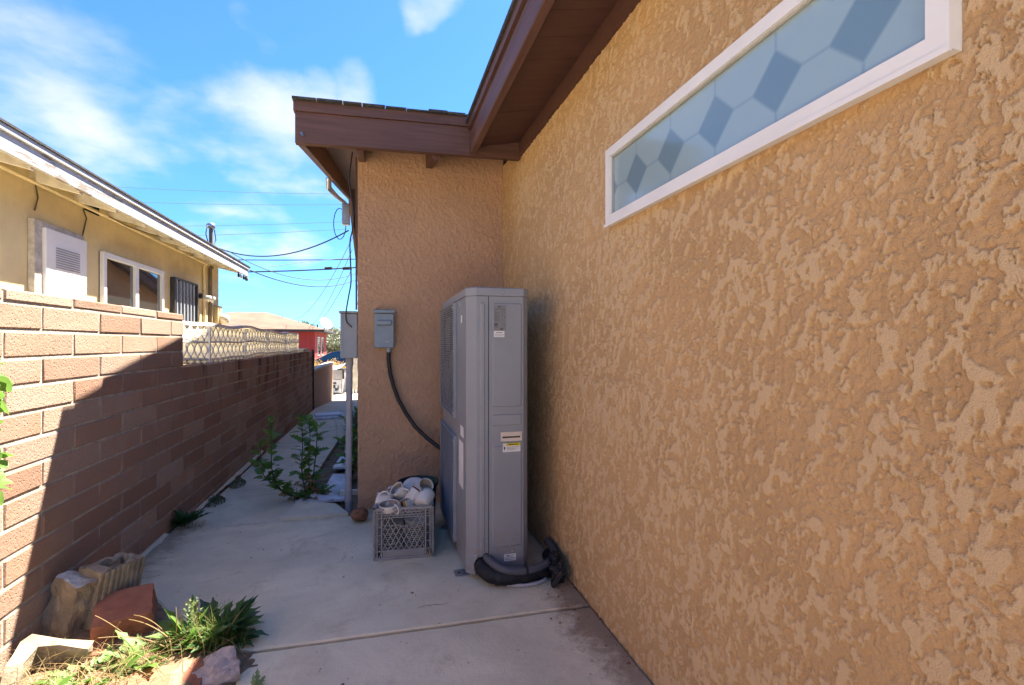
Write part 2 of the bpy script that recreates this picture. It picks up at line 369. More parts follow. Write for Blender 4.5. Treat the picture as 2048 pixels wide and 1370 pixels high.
CERAMG = simple('ceramic_grey', (0.38, 0.38, 0.36), 0.3, 0, 0.1, 12)
CERAMB = simple('ceramic_brown_band', (0.085, 0.03, 0.022), 0.3)
MUSTARD = simple('ceramic_mustard', (0.45, 0.26, 0.05), 0.3)
CREAM = simple('plastic_cream', (0.62, 0.56, 0.46), 0.5)
POTG = simple('pot_dark_green', (0.010, 0.035, 0.032), 0.45)
PAPER = simple('label_white', (0.72, 0.72, 0.72), 0.6, 0, 0.05)
PAPERG = simple('label_grey', (0.20, 0.205, 0.215), 0.5, 0, 0.06)
YELLOW = simple('label_yellow', (0.72, 0.60, 0.02), 0.5)
INK = simple('print_ink', (0.03, 0.03, 0.035), 0.6)
INKG = simple('print_ink_faint', (0.085, 0.088, 0.095), 0.6)
TANP = simple('handle_cup_tan', (0.66, 0.58, 0.50), 0.5, 0, 0.06, 30)
ROCKB = simple('rock_brown', (0.22, 0.105, 0.055), 0.9, 0, 0.3, 25, 0.004, 70)
STONE = simple('stone_pinkgrey', (0.42, 0.35, 0.31), 0.95, 0, 0.3, 15, 0.004, 70, 0.2, ((0.16, 0.14, 0.13), 0.6))
BOARDW = simple('white_board_weathered', (0.66, 0.68, 0.72), 0.6, 0, 0.12, 7, 0.002, 50, 0.3, ((0.18, 0.16, 0.14), 0.7))
def mk_leaf(name, a, b, tr=0.35):
    m = MT(name, 0.5, 0, 0.35)
    c = m.mix(m.rnd(), a, b); c = m.mix(m.ramp(m.noise(60, 3), 0.4, 0.7, 0, 0.35), c, tuple(q * 0.6 for q in a)); m.color(c)
    t = m.N.new('ShaderNodeBsdfTranslucent'); m.L.new(m.mix(0.5, c, tuple(q * 2.0 for q in b)), t.inputs[0])
    x = m.N.new('ShaderNodeMixShader'); x.inputs[0].default_value = tr
    m.L.new(m.p.outputs[0], x.inputs[1]); m.L.new(t.outputs[0], x.inputs[2]); m.L.new(x.outputs[0], m.N['Material Output'].inputs[0]); return m.m
LEAF = mk_leaf('leaf_green', (0.085, 0.175, 0.03), (0.15, 0.27, 0.05))
LEAFD = mk_leaf('leaf_dark', (0.035, 0.085, 0.025), (0.06, 0.13, 0.03), 0.25)
LEAFY = mk_leaf('leaf_dry', (0.36, 0.20, 0.06), (0.30, 0.17, 0.05), 0.3)
LEAFP = mk_leaf('leaf_pale', (0.15, 0.22, 0.09), (0.22, 0.29, 0.11), 0.3)
LEAFO = mk_leaf('leaf_olive', (0.11, 0.12, 0.055), (0.17, 0.17, 0.08), 0.25)
FLOWY = mk_leaf('bloom_yellow', (0.62, 0.46, 0.07), (0.70, 0.40, 0.16), 0.3)
STRAW = mk_leaf('straw', (0.30, 0.20, 0.085), (0.42, 0.30, 0.145), 0.2)
STEM = simple('stem_brown', (0.10, 0.075, 0.045), 0.8)
STEMG = simple('stem_green', (0.12, 0.17, 0.05), 0.7)
BARK = simple('bark', (0.10, 0.075, 0.055), 0.95)
RED = simple('red_siding', (0.34, 0.045, 0.04), 0.8, 0, 0.08, 1.0)
ROOFT = simple('roof_tan_shingle', (0.19, 0.115, 0.078), 0.95, 0, 0.12, 0.8)
CARB = simple('car_blue', (0.012, 0.04, 0.11), 0.2, 0.2, 0.05, 2, 0, 80, 0.6)
RUBBER = simple('rubber', (0.02, 0.02, 0.02), 0.85)
BINP = simple('bin_grey', (0.30, 0.29, 0.30), 0.6)
BINL = simple('bin_lid_pale', (0.50, 0.51, 0.55), 0.55)
DARKW = simple('dark_trim', (0.045, 0.04, 0.04), 0.6)
FENCEW = simple('pale_fence', (0.60, 0.55, 0.47), 0.8)
def mk_glass(name, col, rough=0.03):
    m = MT(name, rough, 0, 0.9); m.color(m.mix(m.noise(0.9, 2), col, tuple(q * 1.6 for q in col))); m.p.inputs['Coat Weight'].default_value = 0.6; m.p.inputs['Coat Roughness'].default_value = 0.02; return m.m
GLASSD = mk_glass('window_glass_dark', (0.02, 0.024, 0.024))
GLASSC = mk_glass('car_glass', (0.02, 0.05, 0.055))
GLASSB = mk_glass('lamp_glass', (0.4, 0.4, 0.38), 0.1)

# ------------------------------------------------------------------ ground
def build_ground():
    ys = [-400, -30, -4, 3.46, 3.9, 6, 10, 14, 18, 24, 40, 60, 120, 400, 1500]
    zs = [-.04, -.04, -.035, -.035, -.06, -.10, -.17, -.42, -.72, -.80, -1.0, -1.4, -2.5, -5, -5]
    xs = [-1500, -300, -60, -20, -8, -3, -1.2, 0, 1, 4, 12, 40, 150, 600, 1500]
    b = MB(); vs = [(x, y, z) for y, z in zip(ys, zs) for x in xs]; n = len(xs)
    b.add(vs, [(j * n + i, j * n + i + 1, (j + 1) * n + i + 1, (j + 1) * n + i) for j in range(len(ys) - 1) for i in range(n - 1)])
    struct('ground', b, DIRT)
    # near slab, two pours with a joint between them
    def slab(name, poly, z0, z1, mat, ch=0.006):
        n = len(poly); c = Vector((sum(p[0] for p in poly) / n, sum(p[1] for p in poly) / n))
        ins = [tuple(Vector(p) + (c - Vector(p)).normalized() * ch * 1.4) for p in poly]
        b = MB(); vs = [(*p, z0) for p in poly] + [(*p, z1 - ch) for p in poly] + [(*p, z1) for p in ins]
        fs = []
        for k in (0, 1):
            fs += [(k * n + i, k * n + (i + 1) % n, (k + 1) * n + (i + 1) % n, (k + 1) * n + i) for i in range(n)]
        fs += [tuple(range(2 * n, 3 * n))]
        b.add(vs, fs); return struct(name, b, mat)
    W = 0.918
    random.seed(3)
    def jag(p, q, n, a):
        p, q = Vector(p), Vector(q); d = (q - p); nn = Vector((-d.y, d.x)).normalized()
        return [tuple(p + d * i / n + nn * random.uniform(-a, a) * (0 < i < n)) for i in range(n)]
    slab('near_pavement', jag((-0.46, -4), (W, -4), 1, 0) + jag((W, -4), (W, 1.998), 1, 0) + jag((W, 1.998), (-0.462, 2.042), 22, .0025) + jag((-0.462, 2.042), (-0.52, 1.7), 4, .02) + jag((-0.52, 1.7), (-0.46, -4), 6, .01), -.12, 0.0, CONC)
    slab('middle_pavement', jag((-0.462, 2.058), (W, 2.012), 22, .0025) + jag((W, 2.012), (W, 3.60), 1, 0) + jag((W, 3.60), (-.142, 3.60), 1, 0) + jag((-.142, 3.60), (-.16, 3.485), 1, 0) + jag((-.16, 3.485), (-1.245, 3.53), 24, .006) + jag((-1.245, 3.53), (-1.245, 2.83), 10, .012) + jag((-1.245, 2.83), (-1.02, 2.62), 6, .012) + jag((-1.02, 2.62), (-0.72, 2.2), 5, .02) + jag((-0.72, 2.2), (-0.462, 2.058), 5, .012), -.12, 0.002, CONC)
    slab('yard_bounce_slab', [(-1.26, -4), (-0.475, -4), (-0.475, 1.25), (-1.26, 1.25)], -.12, -0.004, YARD_BOUNCE)  # unseen slabs beside and behind the camera, added as sun reflectors
    slab('yard_bounce_slab', [(-9, -16), (9, -16), (9, -4.01), (-9, -4.01)], -.12, -0.004, YARD_BOUNCE)
    slab('yard_bounce_slab', [(W + .01, -4), (9, -4), (9, -.72), (W + .01, -.72)], -.12, -0.004, YARD_BOUNCE)
    slab('side_bounce_slab', [(-2.79, -4), (-1.43, -4), (-1.43, 10), (-2.79, 10)], -.12, -0.02, CONC2)  # unseen behind the block wall, added to bounce sunlight
    # the strip beyond is poured in pieces that follow the falling ground
    def strip(name, x0a, x1a, ya, za, x0b, x1b, yb, zb, mat=CONC2):
        b = MB(); t = .10
        vs = [(x0a, ya, za - t), (x1a, ya, za - t), (x1b, yb, zb - t), (x0b, yb, zb - t), (x0a, ya, za), (x1a, ya, za), (x1b, yb, zb), (x0b, yb, zb)]
        b.add(vs, [(0, 3, 2, 1), (4, 5, 6, 7), (0, 1, 5, 4), (1, 2, 6, 5), (2, 3, 7, 6), (3, 0, 4, 7)]); return struct(name, b, mat)
    strip('path', -1.235, -.60, 3.545, -.02, -1.225, -.58, 4.45, -.035)
    strip('path', -1.225, -.58, 4.46, -.036, -1.225, -.50, 6.6, -.06)
    strip('path', -1.23, -.45, 6.612, -.062, -1.24, -.4, 10.4, -.135)
    strip('path', -1.26, -.2, 10.415, -.136, -1.26, .0, 15.0, -.47)
    strip('path', -2.2, .0, 15.01, -.472, -2.6, .3, 21.3, -.72)
    # raised triangular remnant of concrete beside the conduit
    b = MB(); poly = [(-.63, 3.50), (-.20, 3.49), (-.30, 3.72), (-.52, 3.83), (-.575, 3.80)]
    n = 5; b.add([(*p, -.08) for p in poly] + [(*p, .022) for p in poly], [(i, (i + 1) % n, n + (i + 1) % n, n + i) for i in range(n)] + [tuple(range(n, 2 * n))])
    struct('pavement_remnant', b, CONC2)
    b = MB(); b.box(-60, 60, 24.5, 33, -1.1, -.75); struct('road', b, ASPH)
    b = MB(); vs = []; n = 60
    for j in range(3):
        for i in range(n + 1):
            x = -420 + 720 * i / n
            z = (-6, 9 + 7 * math.sin(i * .43) * .5 + 3 * math.sin(i * 1.7 + 1), -6)[j]
            vs.append((x, 380 + 90 * j, z))
    b.add(vs, [(j * (n + 1) + i, j * (n + 1) + i + 1, (j + 1) * (n + 1) + i + 1, (j + 1) * (n + 1) + i) for j in range(2) for i in range(n)], True)
    struct('hill', b, simple('hill_scrub', (0.13, 0.14, 0.09), 1, 0, 0.5, .05))
build_ground()

# ------------------------------------------------------------------ main house
XW = 0.925; YB = 3.60; XB = -0.142
WIN = (0.569, 1.806, 1.661, 1.967)      # y0 y1 z0 z1
def stucco_sheet(name, us, vs_, toworld, normal, hfun, mat=None):
    U, V = np.meshgrid(us, vs_, indexing='ij'); Hh, top = hfun(U, V)
    P = toworld(U, V); P = P + np.array(normal)[None, None, :] * Hh[..., None]
    nu, nv = U.shape; idx = np.arange(nu * nv).reshape(nu, nv)
    q = np.stack([idx[:-1, :-1], idx[1:, :-1], idx[1:, 1:], idx[:-1, 1:]], -1).reshape(-1, 4)
    me = bpy.data.meshes.new(name); me.vertices.add(nu * nv); me.vertices.foreach_set('co', P.reshape(-1))
    me.loops.add(q.size); me.loops.foreach_set('vertex_index', q.reshape(-1).astype(np.int32))
    me.polygons.add(len(q)); me.polygons.foreach_set('loop_start', np.arange(0, q.size, 4, dtype=np.int32))
    me.update(calc_edges=True)
    me.polygons.foreach_set('use_smooth', np.ones(len(q), dtype=bool))
    a = me.attributes.new('top', 'FLOAT', 'POINT'); a.data.foreach_set('value', top.reshape(-1).astype(np.float32))
    me.materials.append(mat or STUCCO); me.validate(); return me
def dash(y, z):      # knock-down stucco: flattened smears over a gritty base
    r = fbm(y * 9, z * 9, 5, 3)
    yy = y + 0.03 * (r - .5); zz = z + 0.04 * (fbm(y * 11, z * 8, 9, 3) - .5)
    a = fbm((yy * .95 + zz * .3) * 55, (zz * .8 - yy * .3) * 38, 21, 4, 0.62)
    dens = fbm(y * 2.3, z * 2.3, 31, 3)
    t0 = 0.535 - (dens - .5) * 0.22
    m = sst(t0, t0 + .018, a)
    g = fbm(y * 85, z * 85, 41, 2, 0.6); g2 = fbm(y * 170, z * 170, 47, 2)
    hole = sst(.69, .74, fbm(y * 60, z * 60, 52, 2))
    Hh = 0.0042 * m + (1 - m) * ((g - .5) * 0.0065 + (g2 - .5) * .003) + m * (g2 - .5) * 0.0006 - m * hole * 0.003
    return Hh, m * (1 - hole)
def build_house():
    t = thing('stucco_house', (XW, 2, 0), 'tan stucco house with brown eaves and a long low white window', 'house')
    # long side wall
    def hf(Y, Z):
        Hh, top = dash(Y, Z)
        k = sst(-.004, .01, np.maximum(np.maximum(WIN[0] - Y, Y - WIN[1]), np.maximum(WIN[2] - Z, Z - WIN[3])))
        return Hh * k, top
    us = np.concatenate([np.linspace(-4, .1, 60)[:-1], np.exp(np.linspace(math.log(.35), math.log(3.62), 800))[:]])
    us = np.concatenate([np.linspace(-.7, .34, 60), us[us > .345]])
    vs_ = np.linspace(-.02, 2.54, 860)
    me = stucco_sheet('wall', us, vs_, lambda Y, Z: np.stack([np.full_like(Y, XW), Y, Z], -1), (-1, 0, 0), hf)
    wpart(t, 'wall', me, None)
    # wall of the block that juts out, facing the camera
    def hb(X, Z):
        g = fbm(X * 75, Z * 75, 71, 3, .6); p = sst(.50, .58, fbm(X * 52, Z * 40, 77, 3, .55))
        return 0.0055 * (g - .5) + .003 * p, p * .4
    me = stucco_sheet('wall', np.linspace(XB, XW - .002, 260), np.linspace(-.05, 2.62, 620), lambda X, Z: np.stack([X, np.full_like(X, YB), Z], -1), (0, -1, 0), hb, STUCCO_SHADED)
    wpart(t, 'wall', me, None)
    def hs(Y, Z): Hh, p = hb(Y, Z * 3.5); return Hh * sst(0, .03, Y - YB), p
    me = stucco_sheet('wall', np.linspace(YB, 15.2, 300), np.linspace(0, 1, 160), lambda Y, Z: np.stack([np.full_like(Y, XB), Y, -.6 + Z * (3.14 + np.where(Y < 8.35, .2216 * (Y - 3.1), .2216 * (13.6 - Y)))], -1), (-1, 0, 0), hs, STUCCO_SHADED)
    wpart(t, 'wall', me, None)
    b = MB(); b.box(XW + .02, 7, -.69, 3.58, -.05, 2.45); b.box(XB + .03, 7, 3.64, 15.1, -.8, 1.9); wpart(t, 'core', b, DARKW)
    # --- eave beam across the jutting block
    tl = 0.03
    def tb(x, z): return z + tl * (x + .47)
    YE = 3.10; RX = -0.476
    def sheared(x0, x1, y0, y1, z0, z1):
        vs = [(x, y, tb(x, z)) for x in (x0, x1) for y in (y0, y1) for z in (z0, z1)]
        return MB().add(vs, [(0, 1, 3, 2), (4, 6, 7, 5), (0, 4, 5, 1), (2, 3, 7, 6), (0, 2, 6, 4), (1, 5, 7, 3)])
    bm = wpart(t, 'eave_beam', sheared(RX, XW - .012, YE, YE + .045, 2.372, 2.553), BROWNX)
    wpart(t, 'drip_board', sheared(RX - .008, .566, YE - .014, YE + .03, 2.5545, 2.612), BROWNX)
    x = RX - .012; k = 0
    random.seed(5)
    while x < .60:
        w = random.uniform(.11, .15); x1 = min(x + w, .62); hh = random.uniform(.008, .016)
        wpart(t, 'shingle', sheared(x, x1 - .003, YE - .03 - random.uniform(0, .012), YE + .25, 2.6135, 2.6135 + hh), SHINGLE); x = x1
    b = MB(); b.tube([(-.435, YE - .002, 2.42), (-.435, YE - .03, 2.42), (-.432, YE - .034, 2.40)], .007, 6); wpart(t, 'hook', b, STEEL)
    # --- gable rake of the block rising away from the camera
    sl_ = .2216; YR = 8.35; YF = 15.4  # unseen far end extended so the block shades the garden wall
    def zr(y, z0): return z0 + sl_ * ((y - YE) if y < YR else (2 * YR - YE - y))
    def rake(x0, x1, z0, z1, ya=YE + .047, yb=YF):
        poly = [(ya, zr(ya, z0)), (YR, zr(YR, z0)), (yb, zr(yb, z0)), (yb, zr(yb, z1)), (YR, zr(YR, z1)), (ya, zr(ya, z1))]
        b = MB(); n = 6; vs = [(x, *p) for x in (x0, x1) for p in poly]
        b.add(vs, [(i, (i + 1) % n, n + (i + 1) % n, n + i) for i in range(n)] + [(0, 1, 4, 5), (1, 2, 3, 4), (n + 0, n + 5, n + 4, n + 1), (n + 1, n + 4, n + 3, n + 2)]); return b
    wpart(t, 'rake_board', rake(RX, RX + .042, 2.372, 2.552), BROWNY)
    wpart(t, 'roof_deck', rake(RX + .043, 7, 2.553, 2.605, YE + .047), BROWNS)
    wpart(t, 'roof_shingles', rake(RX - .02, 7, 2.632, 2.655, YE + .26), SHINGLE)
    wpart(t, 'roof_shingles', rake(RX - .015, RX + .02, 2.56, 2.63, YE + .05), BROWNY)
    for xx in (-.135, .335):
        b = MB(); y0, y1 = YE + .047, YB + .1
        b.add([(x, y, zr(y, z)) for x in (xx, xx + .045) for y in (y0, y1) for z in (2.361, 2.55)], [(0, 1, 3, 2), (4, 6, 7, 5), (0, 4, 5, 1), (2, 3, 7, 6), (0, 2, 6, 4), (1, 5, 7, 3)])
        wpart(t, 'rafter', b, BROWNS)
    # --- near eave: fascia, drip board, deck planks
    FX = 0.5725
    def zs(x, z): return z + .2 * (x - .5725)
    b = MB(); b.box(FX, FX + .042, -1.0, YE - .003, 2.412, 2.555, .004); wpart(t, 'fascia_board', b, BROWNY)  # eave cut short behind the camera to let sun onto the yard
    b = MB(); b.box(FX - .016, FX + .02, -1.0, YE - .02, 2.5565, 2.606); wpart(t, 'drip_board', b, BROWNY)
    y = -1.0; k = 0
    while y < YE - .02:
        y1 = min(y + .1725, YE - .002); b = MB()
        j = random.uniform(-.002, .002)
        b.add([(x, yy, zs(x, z) + j) for x in (FX + .043, XW + .05) for yy in (y + .003, y1) for z in (2.456, 2.476)], [(0, 1, 3, 2), (4, 6, 7, 5), (0, 4, 5, 1), (2, 3, 7, 6), (0, 2, 6, 4), (1, 5, 7, 3)])
        wpart(t, 'soffit_board', b, BROWNS); y = y1
    b = MB(); b.box(XW - .022, XW + .0, -.69, YE - .003, 2.432, 2.524); wpart(t, 'wall_top_strip', b, BROWNS)  # brown strip along the wall top, under the soffit
    b = MB(); b.add([(x, yy, zs(x, z)) for x in (FX - .03, 7) for yy in (-1.05, 3.3) for z in (2.607, 2.63)], [(0, 1, 3, 2), (4, 6, 7, 5), (0, 4, 5, 1), (2, 3, 7, 6), (0, 2, 6, 4), (1, 5, 7, 3)])
    wpart(t, 'roof_shingles', b, SHINGLE)
    b = MB(); b.add([(x, yy, zs(x, z)) for x in (FX + .05, 7) for yy in (-1.0, 3.3) for z in (2.48, 2.60)], [(0, 1, 3, 2), (4, 6, 7, 5), (0, 4, 5, 1), (2, 3, 7, 6), (0, 2, 6, 4), (1, 5, 7, 3)])
    wpart(t, 'roof_deck', b, BROWNS)
    # --- window
    y0, y1, z0, z1 = WIN; fw = .036
    w = wpart(t, 'window', MB().box(XW - .007, XW + .02, y0 + .03, y1 - .03, z0 + .03, z1 - .03), DARKW)
    for (a, bb, c, d) in ((y0, y1, z0, z0 + fw), (y0, y1, z1 - fw, z1)):
        # mitred bars
        p = [(a, c), (bb, c), (bb - fw, d), (a + fw, d)] if c == z0 else [(a + fw, c), (bb - fw, c), (bb, d), (a, d)]
        m_ = MB(); n = 4; vs = [(x, *q) for x in (XW - .030, XW + .004) for q in p]
        m_.add(vs, [(i, (i + 1) % n, n + (i + 1) % n, n + i) for i in range(n)] + [(0, 1, 2, 3), (4, 5, 6, 7)])
        wpart(t, 'frame', m_, WHITE, w)
    for sgn, a, bb in ((1, y0, y0 + fw), (-1, y1, y1 - fw)):
        p = [(a, z0), (bb, z0 + fw), (bb, z1 - fw), (a, z1)]
        m_ = MB(); n = 4; vs = [(x, *q) for x in (XW - .0303, XW + .004) for q in p]
        m_.add(vs, [(i, (i + 1) % n, n + (i + 1) % n, n + i) for i in range(n)] + [(0, 1, 2, 3), (4, 5, 6, 7)])
        wpart(t, 'frame', m_, WHITE, w)
    m_ = MB(); m_.box(XW - .036, XW - .0305, y0 - .004, y1 + .004, z0 - .007, z0 + .004); wpart(t, 'sill', m_, WHITE, w)
    m_ = MB(); m_.box(XW - .020, XW - .0075, y0 + fw - .002, y0 + fw + .006, z0 + fw, z1 - fw); m_.box(XW - .02, XW - .0075, y1 - fw - .006, y1 - fw + .002, z0 + fw, z1 - fw)
    m_.box(XW - .02, XW - .0075, y0 + fw + .006, y1 - fw - .006, z1 - fw - .006, z1 - fw + .001); wpart(t, 'glazing_bead', m_, simple('bead_grey', (.35, .36, .35), .6), w)
    # frosted pane with its hexagon-and-lozenge film
    g = MT('frosted_film', 0.16, 0, 0.55); x, y, z = g.sep()
    du = g.math('MULTIPLY', g.math('ABSOLUTE', g.math('SUBTRACT', g.math('FRACT', g.math('ADD', g.math('DIVIDE', g.math('SUBTRACT', y, 0.944), 0.216), 100.5)), 0.5)), 0.216)
    dv = g.math('ABSOLUTE', g.math('SUBTRACT', z, 1.804))
    dia = g.ramp(g.math('ADD', du, dv), 0.083, 0.067)
    ln = g.math('MULTIPLY', g.ramp(g.math('MINIMUM', du, dv), 0.007, 0.0, 0, .45), g.ramp(g.math('ADD', du, dv), 0.07, 0.08))
    k = g.math('MAXIMUM', dia, ln)
    g.color(g.mix(k, (0.30, 0.42, 0.46), (0.165, 0.265, 0.325)))  # grey and white film; blue of the reflected sky put into both tones
    g.bump(g.noise(18, 2), 0.0006); g.p.inputs['Coat Weight'].default_value = 0.5; g.p.inputs['Coat Roughness'].default_value = 0.05
    m_ = MB(); m_.box(XW - .012, XW - .0072, y0 + fw - .001, y1 - fw + .001, z0 + fw - .001, z1 - fw + .001); wpart(t, 'pane', m_, g.m, w)
    # --- service hardware on the block's gable side
    m_ = MB(); p = [onX(657, 352, -.50), onX(658, 372, -.50), onX(672, 388, -.50), onX(690, 402, -.48)]
    m_.tube(p, [.028] * 4, 8); wpart(t, 'service_conduit', m_, STEEL)
    c = onX(692, 425, -.42); m_ = MB(); m_.box(c.x - .05, c.x + .05, c.y - .05, c.y + .05, c.z - .14, c.z + .14, .01); wpart(t, 'junction_cylinder', m_, STEEL)
    m_ = MB(); pts = [c + Vector((.06 * math.cos(a) - .06, .0, .16 * math.sin(a) - .1)) * 1.3 for a in np.linspace(0, 6.2, 16)]; m_.tube(pts, .006, 5); wpart(t, 'drip_loop', m_, WIRE)
    b = MB(); b.box(XB - .016, XB - .004, YB + .006, YB + .02, 1.42, 2.5); wpart(t, 'corner_strip', b, BROWNS)
    return t
build_house()

# ------------------------------------------------------------------ left block wall
def build_block_wall():
    LX = -1.27; t = thing('block_wall', (LX - .07, 3.7, 0), 'long reddish slump block boundary wall stepping down under the white lattice', 'wall')
    CH = .1015; BL = .407; TOP = 1.33; YE = 3.742; YF = 10.36
    b = MB(); b.box(LX - .14, LX - .0042, -4, YE - .006, -.25, TOP + .036); b.box(LX - .14, LX - .0042, YE - .006, YF - .006, -.35, TOP - 3 * CH - .006)
    wpart(t, 'mortar_core', b, MORTAR)
    random.seed(11); var = {}
    def bmesh_(L, Hh, i):
        key = (round(L, 3), round(Hh, 3), i % 7)
        if key in var: return var[key]
        rg = random.Random(hash(key) & 0xffff); m = MB(); m.box(0, .15, .005, L - .005, .005, Hh - .005, .0045)
        m.v = [(p[0] + rg.uniform(-.0014, .0014), p[1] + rg.uniform(-.0015, .0015), p[2] + rg.uniform(-.0015, .0015)) for p in m.v]
        var[key] = m.mesh('brick', BRICK); return var[key]
    cnt = 0; far = MB()
    def put(y0, y1, z0, hh):
        nonlocal cnt
        L = y1 - y0
        if L < .05: return
        if y1 < 0.75:
            far.box(LX - .152, LX - .001, y0 + .005, y1 - .005, z0 + .005, z0 + hh - .005); return
        o = link('brick', bmesh_(L, hh, cnt), t); cnt += 1
        o.location = Vector((LX - .15 + random.uniform(-.0005, .0022), y0, z0)) - Vector(t.location)
    for r in range(-1, 15):      # r=-1 is the cap course
        z1 = TOP - CH * r; z0 = z1 - CH; hh = CH
        if r == -1: z0 = TOP; hh = .05
        ya = YE if r < 3 else YF
        off = 0 if (r % 2 == 1 or r == -1) else BL / 2
        joints = [YE - off + BL * k for k in range(-22, 24)]
        ys = sorted([j for j in joints if -4 < j < ya] + [ya])
        lo = -4 if r < 13 else (-4)
        for a, c in zip(ys[:-1], ys[1:]): put(a, c, z0, hh)
    o = wpart(t, 'brick_course', far, BRICK); o['kind'] = 'stuff'
    # post at the end of the long stretch
    b = MB(); b.box(LX - .02, LX + .03, YF + .0, YF + .05, -.2, 1.06); wpart(t, 'end_post', b, DARKW)
    print('bricks', cnt)
    # mortar collar / dirt skirting where the wall meets the pavement
    b = MB(); random.seed(2); pts = [(y, LX + .012 + random.uniform(0, .03), -.01 if y < 3.5 else -.035) for y in np.linspace(2.2, 6.0, 50)]
    for (ya, xa, za), (yb, xb, zb) in zip(pts[:-1], pts[1:]):
        b.add([(LX - .02, ya, za + .028), (LX - .02, yb, zb + .028), (xb, yb, zb + .004), (xa, ya, za + .004)], [(0, 1, 2, 3)])
    wpart(t, 'mortar_skirt', b, CONC2)
    # further, lower wall
    t2 = thing('garden_wall', (LX, 12.5, -.3), 'low far block wall with pale flat cap beyond the dark post', 'wall')
    b = MB(); b.box(LX - .15, LX, 10.45, 14.9, -.7, .60); wpart(t2, 'wall', b, BRICK)
    for k in range(8):
        y0 = 10.44 + k * .56; b = MB(); b.box(LX - .17, LX + .02, y0, y0 + .552, .602, .65, .006); wpart(t2, 'cap_slab', b, MORTAR)
    # loose flat slabs lying on the wall top
    c = onX(596, 700, LX - .05)
    for k in range(2):
        b = MB(); b.box(-.09, .07, -.45, .45 - .1 * k, 0, .03, .004); o = link('coping_slab', b.mesh('coping_slab', CONC2)); o.location = (LX - .06, 9.45 + .05 * k, TOP - 3 * CH + .002 + .032 * k); o.rotation_euler = (0, 0, .03 * k)
        tag(o, ('pale loose coping slab lying flat on the wall top', 'pale coping slab stacked on top of another at wall end')[k], 'slab', 'loose coping slabs')
build_block_wall()

# ------------------------------------------------------------------ white lattice on the low stretch
def build_lattice():
    X0 = -1.345; t = thing('lattice_fence', (X0, 6.2, 1.026), 'white wavy lattice screen standing on top of the lower block wall', 'fence')
    ya, yb = 3.76, 8.86; z = [1.03, 1.06, 1.195, 1.335]
    def sag(y): return .012 * math.sin(y * 2.1 + .5) + .008 * math.sin(y * 5.3)
    def xo(y): return .012 * math.sin(y * 1.7)
    for k, (zz, hh, dp) in enumerate(((1.061, .014, .05), (1.197, .014, .05), (1.338, .026, .066))):
        b = MB(); n = 44; vs = []
        for i in range(n + 1):
            y = ya + (yb - ya) * i / n; zc = zz + sag(y + k * .3) * (.6 if k < 2 else 1); xc = X0 + xo(y)
            vs += [(xc - dp / 2, y, zc - hh / 2), (xc + dp / 2, y, zc - hh / 2), (xc + dp / 2, y, zc + hh / 2), (xc - dp / 2, y, zc + hh / 2)]
        b.add(vs, [(i * 4 + j, i * 4 + (j + 1) % 4, i * 4 + 4 + (j + 1) % 4, i * 4 + 4 + j) for i in range(n) for j in range(4)] + [(0, 1, 2, 3), (n * 4 + 3, n * 4 + 2, n * 4 + 1, n * 4)])
        wpart(t, 'rail', b, WHITEL)
    p = .136
    def slat(h, sgn, nseg=8):
        m = MB(); vs = []; th = .011; dp = .042
        for i in range(nseg + 1):
            q = i / nseg; c = -math.cos(2 * math.pi * q); c = math.copysign(abs(c) ** .8, c); yc = sgn * c * (p / 4 - th * .4); 
            vs += [(-dp / 2, yc - th, q * h), (dp / 2, yc - th, q * h), (dp / 2, yc + th, q * h), (-dp / 2, yc + th, q * h)]
        m.add(vs, [(i * 4 + j, i * 4 + (j + 1) % 4, i * 4 + 4 + (j + 1) % 4, i * 4 + 4 + j) for i in range(nseg) for j in range(4)])
        return m.mesh('slat', WHITEL)
    def half(sgn): return slat(.05, sgn, 4)
    A = [slat(.128, 1), slat(.128, -1)]; Bq = [slat(.035, 1, 5), slat(.035, -1, 5)]
    n = int((yb - ya) / (p / 2))
    for i in range(n):
        y = ya + .02 + i * p / 2
        for (me, zz) in ((A[i % 2], 1.066), (A[i % 2], 1.202), (Bq[i % 2], 1.024)):
            o = link('slat', me, t); o.location = Vector((X0 + xo(y), y, zz + sag(y) * .6)) - Vector(t.location)
    for y in (ya + .62, 5.5, 6.6, 7.7, yb):
        b = MB(); b.box(X0 - .02 + xo(y), X0 + .036 + xo(y), y - .012, y + .012, 1.026, 1.34 + sag(y)); wpart(t, 'post', b, WHITEL)
build_lattice()

